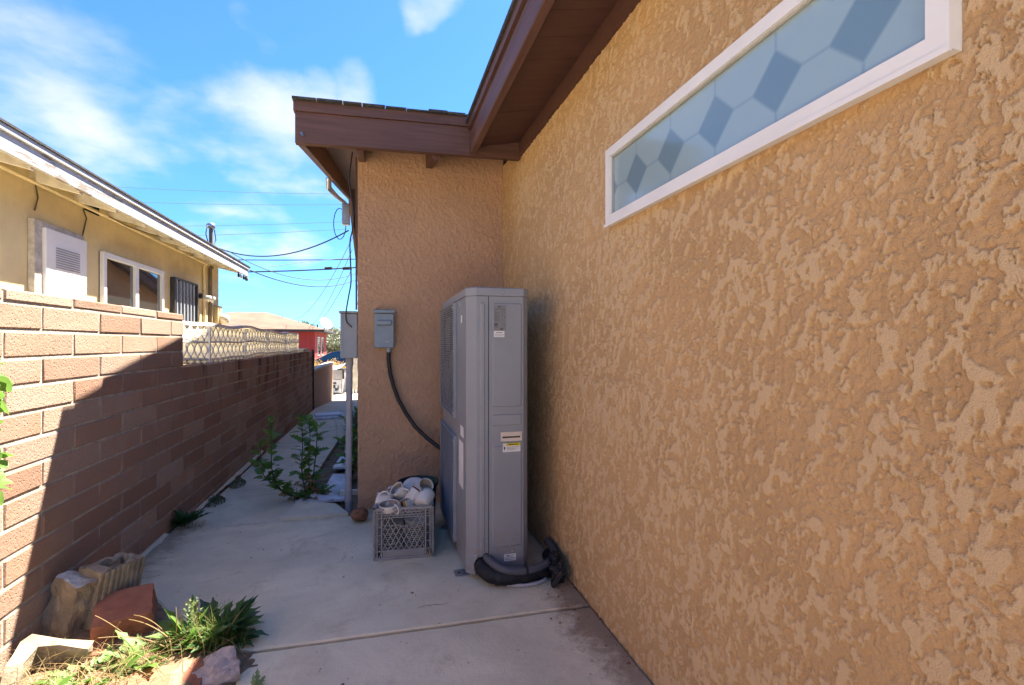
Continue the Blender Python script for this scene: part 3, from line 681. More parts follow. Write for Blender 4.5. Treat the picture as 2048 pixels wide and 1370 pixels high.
# ------------------------------------------------------------------ neighbour's yellow house
def build_neighbour():
    NX = -2.8; EX = -2.424; t = thing('yellow_house', (NX, 6, 0), 'pale yellow stucco house with flaking white eave behind the block wall', 'house')
    b = MB(); b.box(NX - 6, NX, -5, 9.88, -.4, 2.685); wpart(t, 'wall', b, YSTUC)
    ye = 10.37
    b = MB(); b.box(EX - .03, EX, -5, ye, 2.475, 2.60, .003); wpart(t, 'fascia_board', b, PEEL)
    b = MB(); b.box(EX - .03, EX + .022, -5, ye + .02, 2.602, 2.648, .003); wpart(t, 'drip_board', b, WHITEP)
    def zs(x, z): return z - .25 * (x - EX)
    def sl(x0, x1, y0, y1, z0, z1):
        return MB().add([(x, y, zs(x, z)) for x in (x0, x1) for y in (y0, y1) for z in (z0, z1)], [(0, 1, 3, 2), (4, 6, 7, 5), (0, 4, 5, 1), (2, 3, 7, 6), (0, 2, 6, 4), (1, 5, 7, 3)])
    wpart(t, 'roof_deck', sl(NX - 6, EX - .031, -5, ye, 2.60, 2.64), simple('deck_cream', (.55, .49, .36), .8))
    wpart(t, 'roof_shingles', sl(NX - 6, EX + .035, -5, ye + .03, 2.655, 2.672), SHINGLE)
    for k in range(-3, 10):
        y = 4.35 + .6 * k
        if y < ye: wpart(t, 'rafter_tail', sl(NX - .05, EX - .032, y, y + .045, 2.448, 2.598), simple('rafter_cream', (.72, .68, .58), .8) if k == -3 else bpy.data.materials['rafter_cream'])
    b = MB(); b.box(NX + .002, NX + .006, 5.72, 5.98, 2.50, 2.60); wpart(t, 'vent_gap', b, DARK)
    b = MB(); b.tube([(NX + .03, -2, 2.535), (NX + .03, 4.6, 2.53), (NX + .03, 8.95, 2.51), (NX + .03, 9.1, 2.50)], .018, 8); wpart(t, 'eave_pipe', b, YSTUC)
    # panel
    y0, y1 = 5.02, 5.62; p = wpart(t, 'electric_panel', MB().box(NX + .003, NX + .075, y0, y1, 1.3, 2.17, .006), WHITE)
    fr = simple('panel_frame_weathered', (.50, .46, .40), .85, 0, .25, 14)
    for q in ((y0 - .10, y0 - .004, 1.3, 2.22), (y0 - .003, y1 + .01, 2.172, 2.22)):
        b = MB(); b.box(NX + .002, NX + .05, *q, .003); wpart(t, 'frame', b, fr, p)
    for k in range(9):
        z = 1.845 + k * .021; b = MB(); b.box(NX + .0755, NX + .0785, 5.15, 5.50, z, z + .010); wpart(t, 'louver_slat', b, simple('louver_shade', (.36, .36, .37), .6) if k == 0 else bpy.data.materials['louver_shade'], p)
    # sliding window
    y0, y1, z0, z1 = 5.98, 7.44, 1.2, 2.14; w = wpart(t, 'sliding_window', MB().box(NX + .002, NX + .01, y0, y1, z0, z1), DARKW)
    for q in ((y0, y0 + .055, z0, z1), (y1 - .055, y1, z0, z1), (y0 + .055, y1 - .055, z1 - .055, z1), (6.66, 6.74, z0, z1 - .055)):
        b = MB(); b.box(NX + .006, NX + .05, *q, .003); wpart(t, 'frame', b, WHITE, w)
    for q in ((y0 + .055, 6.66), (6.74, y1 - .055)):
        b = MB(); b.box(NX + .014, NX + .02, q[0], q[1], z0, z1 - .055); wpart(t, 'pane', b, GLASSD, w)
    b = MB(); b.box(NX + .02, NX + .03, y0 + .056, y0 + .09, z0, z1 - .056); wpart(t, 'sash_bar', b, DARKW, w)
    # barred window
    y0, y1, z0, z1 = 7.76, 8.67, 1.2, 2.11; w = wpart(t, 'barred_window', MB().box(NX + .002, NX + .012, y0, y1, z0, z1), GLASSD)
    for q in ((y0, y1, z1 - .03, z1), (y0, y0 + .035, z0, z1 - .03), (y1 - .035, y1, z0, z1 - .03)):
        b = MB(); b.box(NX + .013, NX + .06, *q, .003); wpart(t, 'grille_frame', b, DARKW, w)
    for k in range(6):
        y = y0 + .1 + k * .13; b = MB(); b.box(NX + .03, NX + .05, y, y + .045, z0, z1 - .03); wpart(t, 'grille_bar', b, ACD, w)
    for y in (9.05, 9.35):
        b = MB(); b.tube([(NX + .025, y, 1.0), (NX + .025, y, 2.45), (NX + .06, y, 2.5)], .022 if y < 9.2 else .03, 8); wpart(t, 'wall_conduit', b, YSTUC if y < 9.2 else simple('conduit_dark_tan', (.16, .13, .09), .8))
    # flood lamps
    c = Vector((NX + .05, 8.9, 1.95))
    b = MB(); b.box(c.x - .05, c.x, c.y - .04, c.y + .04, c.z - .04, c.z + .04, .01); lam = wpart(t, 'flood_lamp', b, DARKW)
    for dy in (-.09, .10):
        b = MB(); b.lathe([(.02, -.02), (.03, 0), (.055, .07), (.05, .085), (0, .09)], 12, Matrix.Translation(c + Vector((.06, dy, -.02))) @ Matrix.Rotation(R(115), 4, 'Y')); wpart(t, 'lamp_bulb', b, GLASSB, lam)
    b = MB(); b.box(NX + .002, NX + .07, 9.60, 9.84, 1.05, 1.85, .005); mt = wpart(t, 'meter_panel', b, simple('meter_panel_tan', (.45, .36, .19), .7))
    b = MB(); b.lathe([(0, 0), (.085, 0), (.085, .08), (.07, .13), (0, .135)], 16, Matrix.Translation((NX + .07, 9.74, 1.62)) @ Matrix.Rotation(R(90), 4, 'Y')); wpart(t, 'meter_glass', b, CREAM, mt)
    for (pts) in ([(NX + .012, 5.0, 2.52), (NX + .012, 5.03, 2.42), (NX + .012, 4.99, 2.3)], [(NX + .012, 5.68, 2.5), (NX + .012, 5.74, 2.42), (NX + .012, 5.66, 2.2)], [(NX + .02, 6.0, 2.54), (NX + .12, 6.3, 2.48), (NX + .2, 6.6, 2.47), (EX - .08, 7.0, 2.49)]):
        b = MB(); b.tube(pts, .006, 5); wpart(t, 'loose_wire', b, STEM)
    # string of bulbs stubs at the eave end
    for k, (dy, cc) in enumerate(((-.1, DARKW), (-.25, DARKW), (-.45, STEEL), (-.02, BOXB), (-.6, DARKW))):
        b = MB(); b.lathe([(0, 0), (.018, -.02), (.022, -.06), (.012, -.09), (0, -.095)], 8, Matrix.Translation((EX - .02, ye + dy, 2.474))); wpart(t, 'hanging_bulb', b, cc)
    # service mast on the roof
    p = onX(422, 492, -2.9); tp = onX(422, 450, -2.9)
    b = MB(); b.tube([(p.x, p.y, 2.72), (p.x, p.y, tp.z)], .032, 10); ms = wpart(t, 'service_mast', b, simple('mast_rust', (.20, .12, .09), .8))
    b = MB(); b.lathe([(.03, -.03), (.07, -.02), (.075, .04), (.04, .07), (0, .075)], 12, Matrix.Translation((p.x, p.y, tp.z))); wpart(t, 'weatherhead', b, STEEL, ms)
    b = MB()
    for sg in (1, -1):
        b.tube([(p.x, p.y + sg * .04, tp.z + .01), (p.x, p.y + sg * .2, tp.z + .0 - .02), (p.x, p.y + sg * .27, tp.z - .18), (p.x, p.y + sg * .14, tp.z - .32), (p.x, p.y + .03, tp.z - .36)], .009, 5)
    wpart(t, 'drip_loop', b, WIRE, ms)
    return tp
MAST = build_neighbour()

# ------------------------------------------------------------------ heat pump
def build_ac():
    x0, x1, y0, y1, zt = .4245, .742, 2.36, 3.31, 1.462
    t = thing('heat_pump', ((x0 + x1) / 2, (y0 + y1) / 2, 0), 'tall grey outdoor heat pump unit standing against the stucco wall', 'air conditioner')
    ch = .045
    def outline(g=0.0): return [(x0 + ch, y0 - g), (x1 - .03, y0 - g), (x1 + g, y0 + .03), (x1 + g, y1 + g), (x0 - g, y1 + g), (x0 - g, y0 + ch)]
    def body(g, za, zb, b=None):
        o = outline(g); b = b or MB(); n = len(o); vs = [(*p, za) for p in o] + [(*p, zb) for p in o]
        return b.add(vs, [(i, (i + 1) % n, n + (i + 1) % n, n + i) for i in range(n)] + [tuple(range(n))[::-1], tuple(range(n, 2 * n))])
    wpart(t, 'cabinet', body(0, .03, zt - .045), ACG)
    b = body(.004, zt - .043, zt - .006); o = outline(.004); oi = outline(-.006); n = 6
    b.add([(*p, zt - .006) for p in o] + [(*p, zt) for p in oi], [(i, (i + 1) % n, n + (i + 1) % n, n + i) for i in range(n)] + [tuple(range(n, 2 * n))])
    wpart(t, 'top_cover', b, ACG)
    def emb(xa, xb, za, zb, d=.0055, r=.012):     # embossed raised panel on the camera side
        def rr(i, q): 
            pts = []
            for cx, cz, a0 in ((xb - r, zb - r, 0), (xa + r, zb - r, 90), (xa + r, za + r, 180), (xb - r, za + r, 270)):
                for k in range(4): a = R(a0 + 30 * k); pts.append((cx + (r - i) * math.cos(a), q, cz + (r - i) * math.sin(a)))
            return pts
        A = rr(0, y0 + .001); Bp = rr(.006, y0 - d); n = len(A); m = MB(); m.add(A + Bp, [(i, (i + 1) % n, n + (i + 1) % n, n + i) for i in range(n)], False); m.add(Bp, [tuple(range(n))]); return m
    wpart(t, 'embossed_panel', emb(x0 + .062, .513, .135, 1.385), ACG)
    wpart(t, 'embossed_panel', emb(.548, .703, .86, 1.385), ACG)
    wpart(t, 'embossed_panel', emb(.548, .703, .765, .825), ACG)
    wpart(t, 'embossed_panel', emb(.548, .703, .155, .665), ACG)
    b = MB(); b.box(.5285, .5315, y0 - .002, y0 + .002, .125, zt - .046); wpart(t, 'seam', b, DARK)
    b = MB(); b.box(x0 + ch, x1 - .03, y0 - .0012, y0 + .002, .1235, .1255); wpart(t, 'seam', b, ACD)
    hnd = wpart(t, 'handle_cup', MB().box(.594, .699, y0 - .002, y0 + .001, .690, .732), DARKW)
    for q in ((.592, .701, .7265, .734), (.592, .701, .688, .7035), (.592, .599, .7035, .7265), (.694, .701, .7035, .7265)):
        b = MB(); b.box(q[0], q[1], y0 - .008, y0 - .0025, q[2], q[3]); wpart(t, 'handle_rim', b, TANP, hnd)
    b = MB(); b.box(.60, .693, y0 - .005, y0 - .0022, .712, .7255); wpart(t, 'handle_lip', b, TANP, hnd)
    # labels
    def lab(nm, xa, xb, za, zb, mat, e=.0065): 
        b = MB(); b.box(xa, xb, y0 - e - .001, y0 - e + .0004, za, zb); return wpart(t, nm, b, mat)
    l = lab('rating_label', .556, .618, 1.245, 1.372, PAPERG)
    rg = random.Random(4); b = MB()
    for k in range(17):
        z = 1.345 - k * .0052
        if k in (11, 12): continue
        xa = .559; 
        b.box(xa, xa + rg.uniform(.008, .03), y0 - .0079, y0 - .0076, z, z + .0020)
        if rg.random() < .6: b.box(.597, .597 + rg.uniform(.003, .008), y0 - .0079, y0 - .0076, z, z + .002)
        if rg.random() < .7: b.box(.609, .615, y0 - .0079, y0 - .0076, z, z + .002)
    b.box(.560, .612, y0 - .0079, y0 - .0076, 1.352, 1.3545)
    wpart(t, 'print', b, INKG, l)
    b = MB(); b.box(.577, .585, y0 - .0079, y0 - .0076, 1.361, 1.3665); b.box(.586, .593, y0 - .0079, y0 - .0076, 1.362, 1.366); b.box(.588, .604, y0 - .0079, y0 - .0076, 1.250, 1.2555)
    b.lathe([(.0045, 0), (.0075, 0), (.0075, .0004), (.0045, .0004)], 12, Matrix.Translation((.567, y0 - .0076, 1.275)) @ Matrix.Rotation(R(90), 4, 'X')); wpart(t, 'print', b, INK, l)
    l = lab('sticker', .556, .610, 1.212, 1.243, PAPER); b = MB()
    for k, (a, c) in enumerate(((.566, .600), (.560, .607), (.560, .606))): b.box(a, c, y0 - .0079, y0 - .0076, 1.233 - k * .0075, (1.236 if k == 0 else 1.2345) - k * .0075)
    wpart(t, 'print', b, INKG, l)
    l = lab('warning_sticker', .602, .694, .634, .678, PAPER); b = MB(); b.box(.621, .694, y0 - .0079, y0 - .0075, .664, .678); wpart(t, 'warning_band', b, YELLOW, l)
    b = MB(); b.box(.607, .614, y0 - .0079, y0 - .0076, .648, .660); b.box(.608, .613, y0 - .0079, y0 - .0076, .643, .646)
    for k in range(3): b.box(.622, .688 - .012 * k, y0 - .0079, y0 - .0076, .657 - .007 * k, .6585 - .007 * k)
    b.box(.632, .682, y0 - .0083, y0 - .008, .669, .673); wpart(t, 'print', b, INK, l)
    l = lab('small_sticker', .610, .672, .082, .117, PAPER, .001); b = MB(); 
    for k in range(4): b.box(.616, .664 - .008 * (k % 2), y0 - .0024, y0 - .0021, .110 - k * .007, .1115 - k * .007)
    b.box(.628, .636, y0 - .0024, y0 - .0021, .107, .113); wpart(t, 'print', b, INKG, l)
    for (xx, zz) in ((.470, .1285), (.5355, .1295), (.652, .131), (.603, zt - .025)):
        b = MB(); b.lathe([(0, .005), (.004, .0045), (.0055, .002), (.0055, 0)], 10, Matrix.Translation((xx, y0 - (.004 if zz > 1 else .0), zz)) @ Matrix.Rotation(R(90), 4, 'X')); wpart(t, 'screw', b, STEEL)
    # pipe opening
    b = MB(); 
    op = [( .462 + .001, .035), (.545, .035), (.545, .108), (.535, .118), (.478, .118), (.4625, .103)]
    b.prism(op, y0 - .0024, y0 + .001, 1); wpart(t, 'pipe_opening', b, DARK)
    # left face: two fan guards
    for gi, (za, zb) in enumerate(((.768, 1.40), (.075, .655))):
        ya, yb = 2.70, 3.29; gx = x0 - .004
        b = MB(); b.box(x0 - .0015, x0 + .001, ya + .01, yb - .01, za + .01, zb - .01); g = wpart(t, 'fan_opening', b, DARK)
        # blades seen through the guard
        cz = (za + zb) / 2; cy = (ya + yb) / 2
        b = MB()
        for k in range(3):
            a0 = R(120 * k + 35 + 40 * gi); vs = []
            for i in range(7):
                for j in range(2):
                    a = a0 + R(75) * i / 6; r = .06 + .20 * j; vs.append((x0 - .003 - .004 * (i / 6), cy + r * math.cos(a), cz + r * math.sin(a)))
            b.add(vs, [(2 * i, 2 * i + 1, 2 * i + 3, 2 * i + 2) for i in range(6)], True)
        wpart(t, 'fan_blade', b, FANG, g)
        b = MB(); nb = 46; 
        for k in range(nb + 1):
            z = za + (zb - za) * k / nb; b.bar((x0 - .018, ya, z), (x0 - .018, yb, z), .0035, .0042)
        for k in range(10):
            y = ya + (yb - ya) * k / 9; b.bar((x0 - .014, y, za), (x0 - .014, y, zb), .006, .005, (1, 0, 0))
        for q in ((ya - .006, ya + .006), (yb - .006, yb + .006)): b.box(x0 - .021, x0 - .0015, q[0], q[1], za - .006, zb + .006)
        for q in ((za - .008, za), (zb, zb + .008)): b.box(x0 - .021, x0 - .0015, ya, yb, q[0], q[1])
        wpart(t, 'fan_guard', b, ACD, g)
        for zz in (za + .02, zb - .02):
            b = MB(); b.lathe([(0, .005), (.005, .004), (.006, 0)], 8, Matrix.Translation((x0 - .021, ya + .012, zz)) @ Matrix.Rotation(R(-90), 4, 'Y')); wpart(t, 'screw', b, STEEL, g)
    for q, mt in (((2.48, 2.575, .69, .745), PAPER), ((2.49, 2.62, .42, .66), PAPER), ((2.52, 2.56, 1.29, 1.33), PAPER)):
        b = MB(); b.box(x0 - .0012, x0 + .0003, *q); wpart(t, 'sticker', b, mt)
    b = MB(); b.lathe([(0, .004), (.028, .004), (.034, .0015), (.034, 0)], 20, Matrix.Translation((x0, 2.60, 1.385)) @ Matrix.Rotation(R(-90), 4, 'Y')); bd = wpart(t, 'badge', b, ACD)
    b = MB(); b.lathe([(.020, 0), (.024, 0), (.024, .0008), (.020, .0008)], 16, Matrix.Translation((x0 - .0042, 2.60, 1.385)) @ Matrix.Rotation(R(-90), 4, 'Y')); b.box(x0 - .0052, x0 - .0042, 2.589, 2.611, 1.380, 1.391); wpart(t, 'badge_mark', b, PVC, bd)
    for yy in (2.46, 3.10):
        b = MB(); b.box(x0 - .05, x1 + .02, yy - .035, yy + .035, .002, .006); b.box(x0 + .02, x1 - .02, yy - .03, yy + .03, .006, .0305); wpart(t, 'foot', b, STEEL)
        b = MB(); b.lathe([(.006, 0), (.006, .002), (0, .002)], 8, Matrix.Translation((x0 - .028, yy, .006))); wpart(t, 'bolt_hole', b, DARK)
    # hoses
    h1 = thing('insulated_pipes', (.75, 2.3, 0), 'black foam wrapped pipes curving from the heat pump to the wall', 'pipe')
    def crv(pts, n=40):
        pts = [Vector(p) for p in pts]; out = []
        for i in range(len(pts) - 1):
            p0, p1, p2, p3 = pts[max(i - 1, 0)], pts[i], pts[i + 1], pts[min(i + 2, len(pts) - 1)]
            for k in range(n // (len(pts) - 1)):
                s = k / (n // (len(pts) - 1)); out.append(.5 * ((2 * p1) + (p2 - p0) * s + (2 * p0 - 5 * p1 + 4 * p2 - p3) * s * s + (3 * p1 - p0 - 3 * p2 + p3) * s ** 3))
        return out + [pts[-1]]
    b = MB(); p = crv([(.49, 2.40, .085), (.50, 2.33, .065), (.56, 2.285, .045), (.68, 2.27, .044), (.80, 2.30, .044), (.86, 2.36, .046), (.88, 2.44, .05)])
    rg = random.Random(2); b.tube(p, [.036 + rg.uniform(-.002, .003) for _ in p], 12); wpart(h1, 'foam_sleeve', b, BLACK)
    b = MB(); p = crv([(.60, 2.262, .012), (.68, 2.235, .012), (.76, 2.245, .012), (.80, 2.27, .012)], 18); b.tube(p, .009, 8); wpart(h1, 'drain_tube', b, PVC)
    for s in (.35, .5, .78):
        q = crv([(.49, 2.40, .085), (.50, 2.33, .065), (.56, 2.285, .045), (.68, 2.27, .044), (.80, 2.30, .044), (.86, 2.36, .046), (.88, 2.44, .05)]); i = int(s * len(q)); b = MB(); d = (q[i + 1] - q[i]).normalized() * .011
        b.tube([q[i] - d, q[i] + d], .0395, 12); wpart(h1, 'tape_wrap', b, CABLE)
    b = MB(); rg = random.Random(8)
    for k in range(9):
        c = Vector((.85 + rg.uniform(-.03, .04), 2.26 + rg.uniform(-.06, .05), .03 + rg.uniform(0, .06)))
        M = Matrix.Translation(c) @ Matrix.Rotation(rg.uniform(0, 3), 4, 'Z') @ Matrix.Rotation(rg.uniform(-.7, .7), 4, 'X'); b.box(-.03, .03, -.012, .012, -.045, .045, .005, M)
    b.v = [(min(p[0], .915), p[1], max(p[2], .003)) for p in b.v]
    wpart(h1, 'tape_bundle', b, CABLE)
    h2 = thing('corrugated_conduit', (.75, 2.28, .09), 'dark grey corrugated conduit looping round the front of the heat pump', 'conduit')
    b = MB(); p = crv([(.515, 2.40, .118), (.525, 2.325, .112), (.58, 2.265, .088), (.68, 2.245, .078), (.79, 2.27, .080), (.86, 2.33, .088), (.89, 2.41, .10), (.89, 2.50, .10)], 140)
    b.tube(p, [.0185 + (.0016 if i % 2 else -.0012) for i in range(len(p))], 12); wpart(h2, 'corrugated_tube', b, simple('conduit_dark', (.085, .088, .10), .5))
    for s in (.44, .74):
        i = int(s * len(p)); b = MB(); d = (p[i + 1] - p[i]).normalized() * .006; b.tube([p[i] - d, p[i] + d], .0225, 10); wpart(h2, 'zip_tie', b, CABLE)
build_ac()

# ------------------------------------------------------------------ electrical boxes
def build_electric():
    y = YB - .006
    t = thing('disconnect_box', (.038, y, 1.28), 'small blue-grey switch box on the stucco wall beside the heat pump', 'switch box')
    b = MB(); b.box(-.028, .105, y - .075, y, 1.150, 1.392, .004); wpart(t, 'body', b, BOXB)
    b = MB(); b.box(-.034, .111, y - .088, y, 1.3935, 1.417, .004); wpart(t, 'hood', b, BOXB)
    b = MB(); b.box(-.013, .092, y - .098, y - .0755, 1.305, 1.345, .009); wpart(t, 'handle', b, BOXB)
    b = MB(); b.box(.045, .075, y - .0765, y - .0752, 1.185, 1.20); wpart(t, 'embossed_mark', b, BOXG)
    t = thing('flexible_conduit', (.07, y, 1.1), 'black flexible conduit sagging from the switch box to the heat pump', 'conduit')
    P = [(.070, y - .03, 1.150), (.069, y - .03, 1.07), (.079, y - .035, .97), (.105, y - .04, .87), (.140, y - .05, .775), (.19, y - .06, .68), (.25, y - .08, .59), (.33, y - .12, .51), (.43, y - .22, .44)]
    b = MB(); b.tube(P, .0145, 10); wpart(t, 'hose', b, CABLE)
    b = MB(); b.tube([(.070, y - .03, 1.158), (.070, y - .03, 1.118)], .02, 10); wpart(t, 'connector', b, BOXG)
    # meter box on the side of the block, with its riser pipe
    t = thing('meter_box', (-.20, 3.72, 1.24), 'grey metal meter box on the corner of the stucco block', 'meter box')
    b = MB(); b.box(-.262, XB - .004, 3.64, 3.86, 1.075, 1.395, .004); wpart(t, 'body', b, BOXG)
    b = MB(); b.box(-.272, XB - .004, 3.628, 3.87, 1.3965, 1.412, .003); wpart(t, 'lid', b, BOXG)
    b = MB(); b.box(-.258, -.246, 3.634, 3.639, 1.08, 1.392); wpart(t, 'door_flange', b, BOXG)
    t = thing('riser_pipe', (-.213, 3.735, 0), 'pale grey conduit pipe standing between the ground and the meter box', 'pipe')
    b = MB(); b.tube([(-.213, 3.735, -.05), (-.205, 3.735, 1.074)], .0235, 12); wpart(t, 'pipe', b, PVC)
    b = MB(); b.tube([(-.2055, 3.735, 1.02), (-.205, 3.735, 1.072)], .028, 12); wpart(t, 'coupling', b, PVC)
    b = MB(); b.tube([(-.213, 3.735, 0.02), (-.2125, 3.735, .07)], .027, 12); wpart(t, 'coupling', b, PVC)
    b = MB(); b.box(-.27, -.15, 3.755, 3.768, .06, .10); wpart(t, 'strap', b, STEEL)
    # loose black cable hanging at the corner
    P = [onY(u, v, 3.60) for u, v in ((705, 300), (699, 345), (700, 372), (707.5, 420), (705, 455), (700, 480), (701, 520), (702, 560), (697, 590), (692, 622), (694, 640), (706, 652))]
    b = MB(); 
    pts = []
    for i in range(len(P) - 1):
        for k in range(5):
            s = k / 5; p0, p1, p2, p3 = P[max(i - 1, 0)], P[i], P[i + 1], P[min(i + 2, len(P) - 1)]
            pts.append(.5 * ((2 * p1) + (p2 - p0) * s + (2 * p0 - 5 * p1 + 4 * p2 - p3) * s * s + (3 * p1 - p0 - 3 * p2 + p3) * s ** 3))
    b.tube(pts, .005, 6); o = link('hanging_cable', b.mesh('hanging_cable', CABLE)); tag(o, 'thin black cable hanging down the corner onto the meter box', 'cable')
build_electric()

# ------------------------------------------------------------------ crate, crockery, pot
def build_crate():
    a = Vector((-.0288, 2.717)); w = .325; rz = math.atan2(2.690 - 2.717, .297 + .0288)
    t = thing('milk_crate', (a.x, a.y, .002), 'grey plastic milk crate full of old cups and plates', 'crate', None, rz)
    D = .325; Hh = .283
    b = MB(); b.box(0, w, 0, D, 0, .008, .002); part(t, 'base', b, CRATE)
    def wall(name, M, front=False):
        b = MB(); e = .008
        def bx(x0, x1, z0, z1, d0=0.0, d1=.012): b.box(x0, x1, d0, d1, z0, z1, 0, M)
        bx(0, w, .27, Hh, 0, .014); bx(0, w, .008, .016); bx(0, w, .048, .054)
        bx(.05, w - .05, .016, .048, .005, .009)           # solid lower panel
        for z in (.228, .242, .256): bx(0, w, z, z + .004)
        for x in (0, .018, .042, w - .048, w - .024, w - .008): bx(x, x + .006, .016, .27)
        for z in (.09, .135, .18): bx(.0, .045, z, z + .004); bx(w - .045, w, z, z + .004)
        n = 9; L0, L1 = .05, w - .05
        def bar(p, q, d):
            A = M @ Vector((p[0], d, p[1])); Bq = M @ Vector((q[0], d, q[1])); b.bar(A, Bq, .004, .0035, M.to_3x3() @ Vector((0, 1, 0)))
        zl, zh = .054, .228; dz = zh - zl
        for k in range(-5, 13):
            for sg, d in ((1, .004), (-1, .0085)):
                x = L0 + (k * .0285); p = [x, zl]; q = [x + .55 * dz, zh]
                if sg < 0: p[0] = L0 + L1 - p[0]; q[0] = L0 + L1 - q[0]
                def cl(p, q):
                    lo, hi = (p, q) if p[0] < q[0] else (q, p)
                    if hi[0] <= L0 or lo[0] >= L1: return None
                    def at(x): s = (x - lo[0]) / (hi[0] - lo[0]); return [x, lo[1] + (hi[1] - lo[1]) * s]
                    if lo[0] < L0: lo = at(L0)
                    if hi[0] > L1: hi = at(L1)
                    return lo, hi
                r = cl(p, q)
                if r is None or abs(r[0][1] - r[1][1]) < .012: continue
                lo, hi = r
                # keep the hand hole open
                if max(lo[1], hi[1]) > .19 and L0 + .065 < (lo[0] if lo[1] > hi[1] else hi[0]) < L1 - .065:
                    l_, h_ = (lo, hi) if lo[1] < hi[1] else (hi, lo); s = (.186 - l_[1]) / (h_[1] - l_[1]); h_ = [l_[0] + (h_[0] - l_[0]) * s, .186]; lo, hi = l_, h_
                bar(lo, hi, d)
        for k in range(9):
            x = .06 + k * .0225; bar((x, .228), (x + .022, .27), .004); bar((x + .022, .228), (x, .27), .006)
        pr = [(w / 2 + .062 * math.cos(R(180 + 12 * i)), .222 + .042 * math.sin(R(180 + 12 * i))) for i in range(16)]
        for p, q in zip(pr[:-1], pr[1:]): bar(p, q, .005)
        bar((.03, .016), (.05, .05), .004); bar((w - .03, .016), (w - .05, .05), .004)
        return part(t, name, b, CRATE)
    I = Matrix.Identity(4)
    wall('side_panel', I)
    wall('side_panel', Matrix.Translation((w, D, 0)) @ Matrix.Rotation(math.pi, 4, 'Z'))
    wall('side_panel', Matrix.Translation((0, D, 0)) @ Matrix.Rotation(-math.pi / 2, 4, 'Z'))
    wall('side_panel', Matrix.Translation((w, 0, 0)) @ Matrix.Rotation(math.pi / 2, 4, 'Z'))
    b = MB(); b.bar((w - .035, -.006, .058), (w - .012, -.012, .012), .006, .004); b.bar((w - .03, -.006, .055), (w - .022, -.01, .02), .004, .004); part(t, 'tape_strip', b, STRAW)
    M0 = Matrix.Translation((a.x, a.y, .002)) @ Matrix.Rotation(rz, 4, 'Z')
    # plates
    pm = MB(); pm.lathe([(0, 0), (.040, 0), (.066, .006), (.0675, .008), (.065, .0085), (.039, .003), (0, .003)], 24); pme = [pm.mesh('plate', CERAM), None]
    pm.lathe([(.0662, .0062), (.0682, .0082), (.0662, .0082)], 24); pme[1] = pm.mesh('plate', CERAMG)
    rg = random.Random(5)
    for sx, nm in ((.090, 'left'), (.232, 'right')):
        for k in range(17):
            o = link('plate', pme[rg.random() < .4]); o.matrix_world = M0 @ Matrix.Translation((sx + rg.uniform(-.004, .004), .085 + rg.uniform(-.004, .004), .009 + .0112 * k)) @ Matrix.Rotation(rg.uniform(-.03, .03) + (.08 if nm == 'right' and k > 13 else 0), 4, 'X')
            tag(o, f'white saucer in the {nm} stack inside the grey milk crate', 'plate', f'saucers in the {nm} stack')
    # mugs
    def mug(pos, ax, spin, r, h, mat, label, band=None, handle=True, flare=1.0, inside=None):
        r *= 1.08; h *= 1.06
        z = Vector(ax).normalized(); q = z.to_track_quat('Z', 'Y').to_matrix().to_4x4()
        M = M0 @ Matrix.Translation(pos) @ q @ Matrix.Rotation(spin, 4, 'Z')
        o = link('cup', None); o.matrix_world = M; tag(o, label, 'cup', 'cups in the crate')
        b = MB(); r0 = r / flare
        b.lathe([(0, .002), (r0 * .75, 0), (r0 * .88, .004), (r0, .012), (r * .985, h * .8), (r, h), (r - .0022, h + .001), (r - .0045, h * .97), (r0 - .005, .012), (0, .007)], 28); part(o, 'body', b, mat)
        b = MB(); b.lathe([(r - .0052, h * .93), (r0 - .0058, .0135), (0, .0085)], 28); part(o, 'shaded_inside', b, CERAMI)
        if band: b = MB(); b.lathe([(r + .0006, h * .76), (r + .0008, h * .86)], 28); b.lathe([(r + .0006, h * .90), (r + .0008, h * .93)], 28); part(o, 'painted_band', b, band)
        if handle:
            b = MB(); b.tube([(r * .94 + .028 * math.sin(a), 0, h * .5 - .026 * math.cos(a)) for a in np.linspace(-.1, math.pi + .1, 11)], .0052, 8); part(o, 'handle', b, mat)
        return o
    T = .283
    mug((.082, .052, .252), (-.05, -.12, 1), 2.6 - 3.0, .050, .040, CERAM, 'shallow white teacup upright at the front left of the crate')
    mug((.085, .135, .268), (-.95, .05, .25), 1.2, .041, .078, CERAM, 'white cup lying on its side behind the teacup in the crate', inside=1)
    mug((.150, .235, .310), (-.75, -.1, -.55), 2.2, .036, .105, simple('ceramic_blue_print', (.50, .53, .60), .25, 0, .45, 70), 'blue and white patterned cup tipped over at the back left of crate')
    mug((.160, .195, .285), (-.5, -.3, .6), .4, .040, .075, CERAM, 'plain white cup leaning in the middle of the crate')
    mug((.185, .130, .262), (.65, .35, .72), 2.8, .040, .098, CERAM, 'white mug with brown band near its rim leaning across the crate', CERAMB)
    mug((.255, .052, .272), (.42, .80, .42), -.9, .042, .088, CERAM, 'white mug showing its marked base at the front right of crate')
    mug((.262, .170, .325), (.35, -.72, .55), 2.0, .041, .062, CERAMG, 'small grey flared cup with open mouth at the back right of crate', None, False, 1.55)
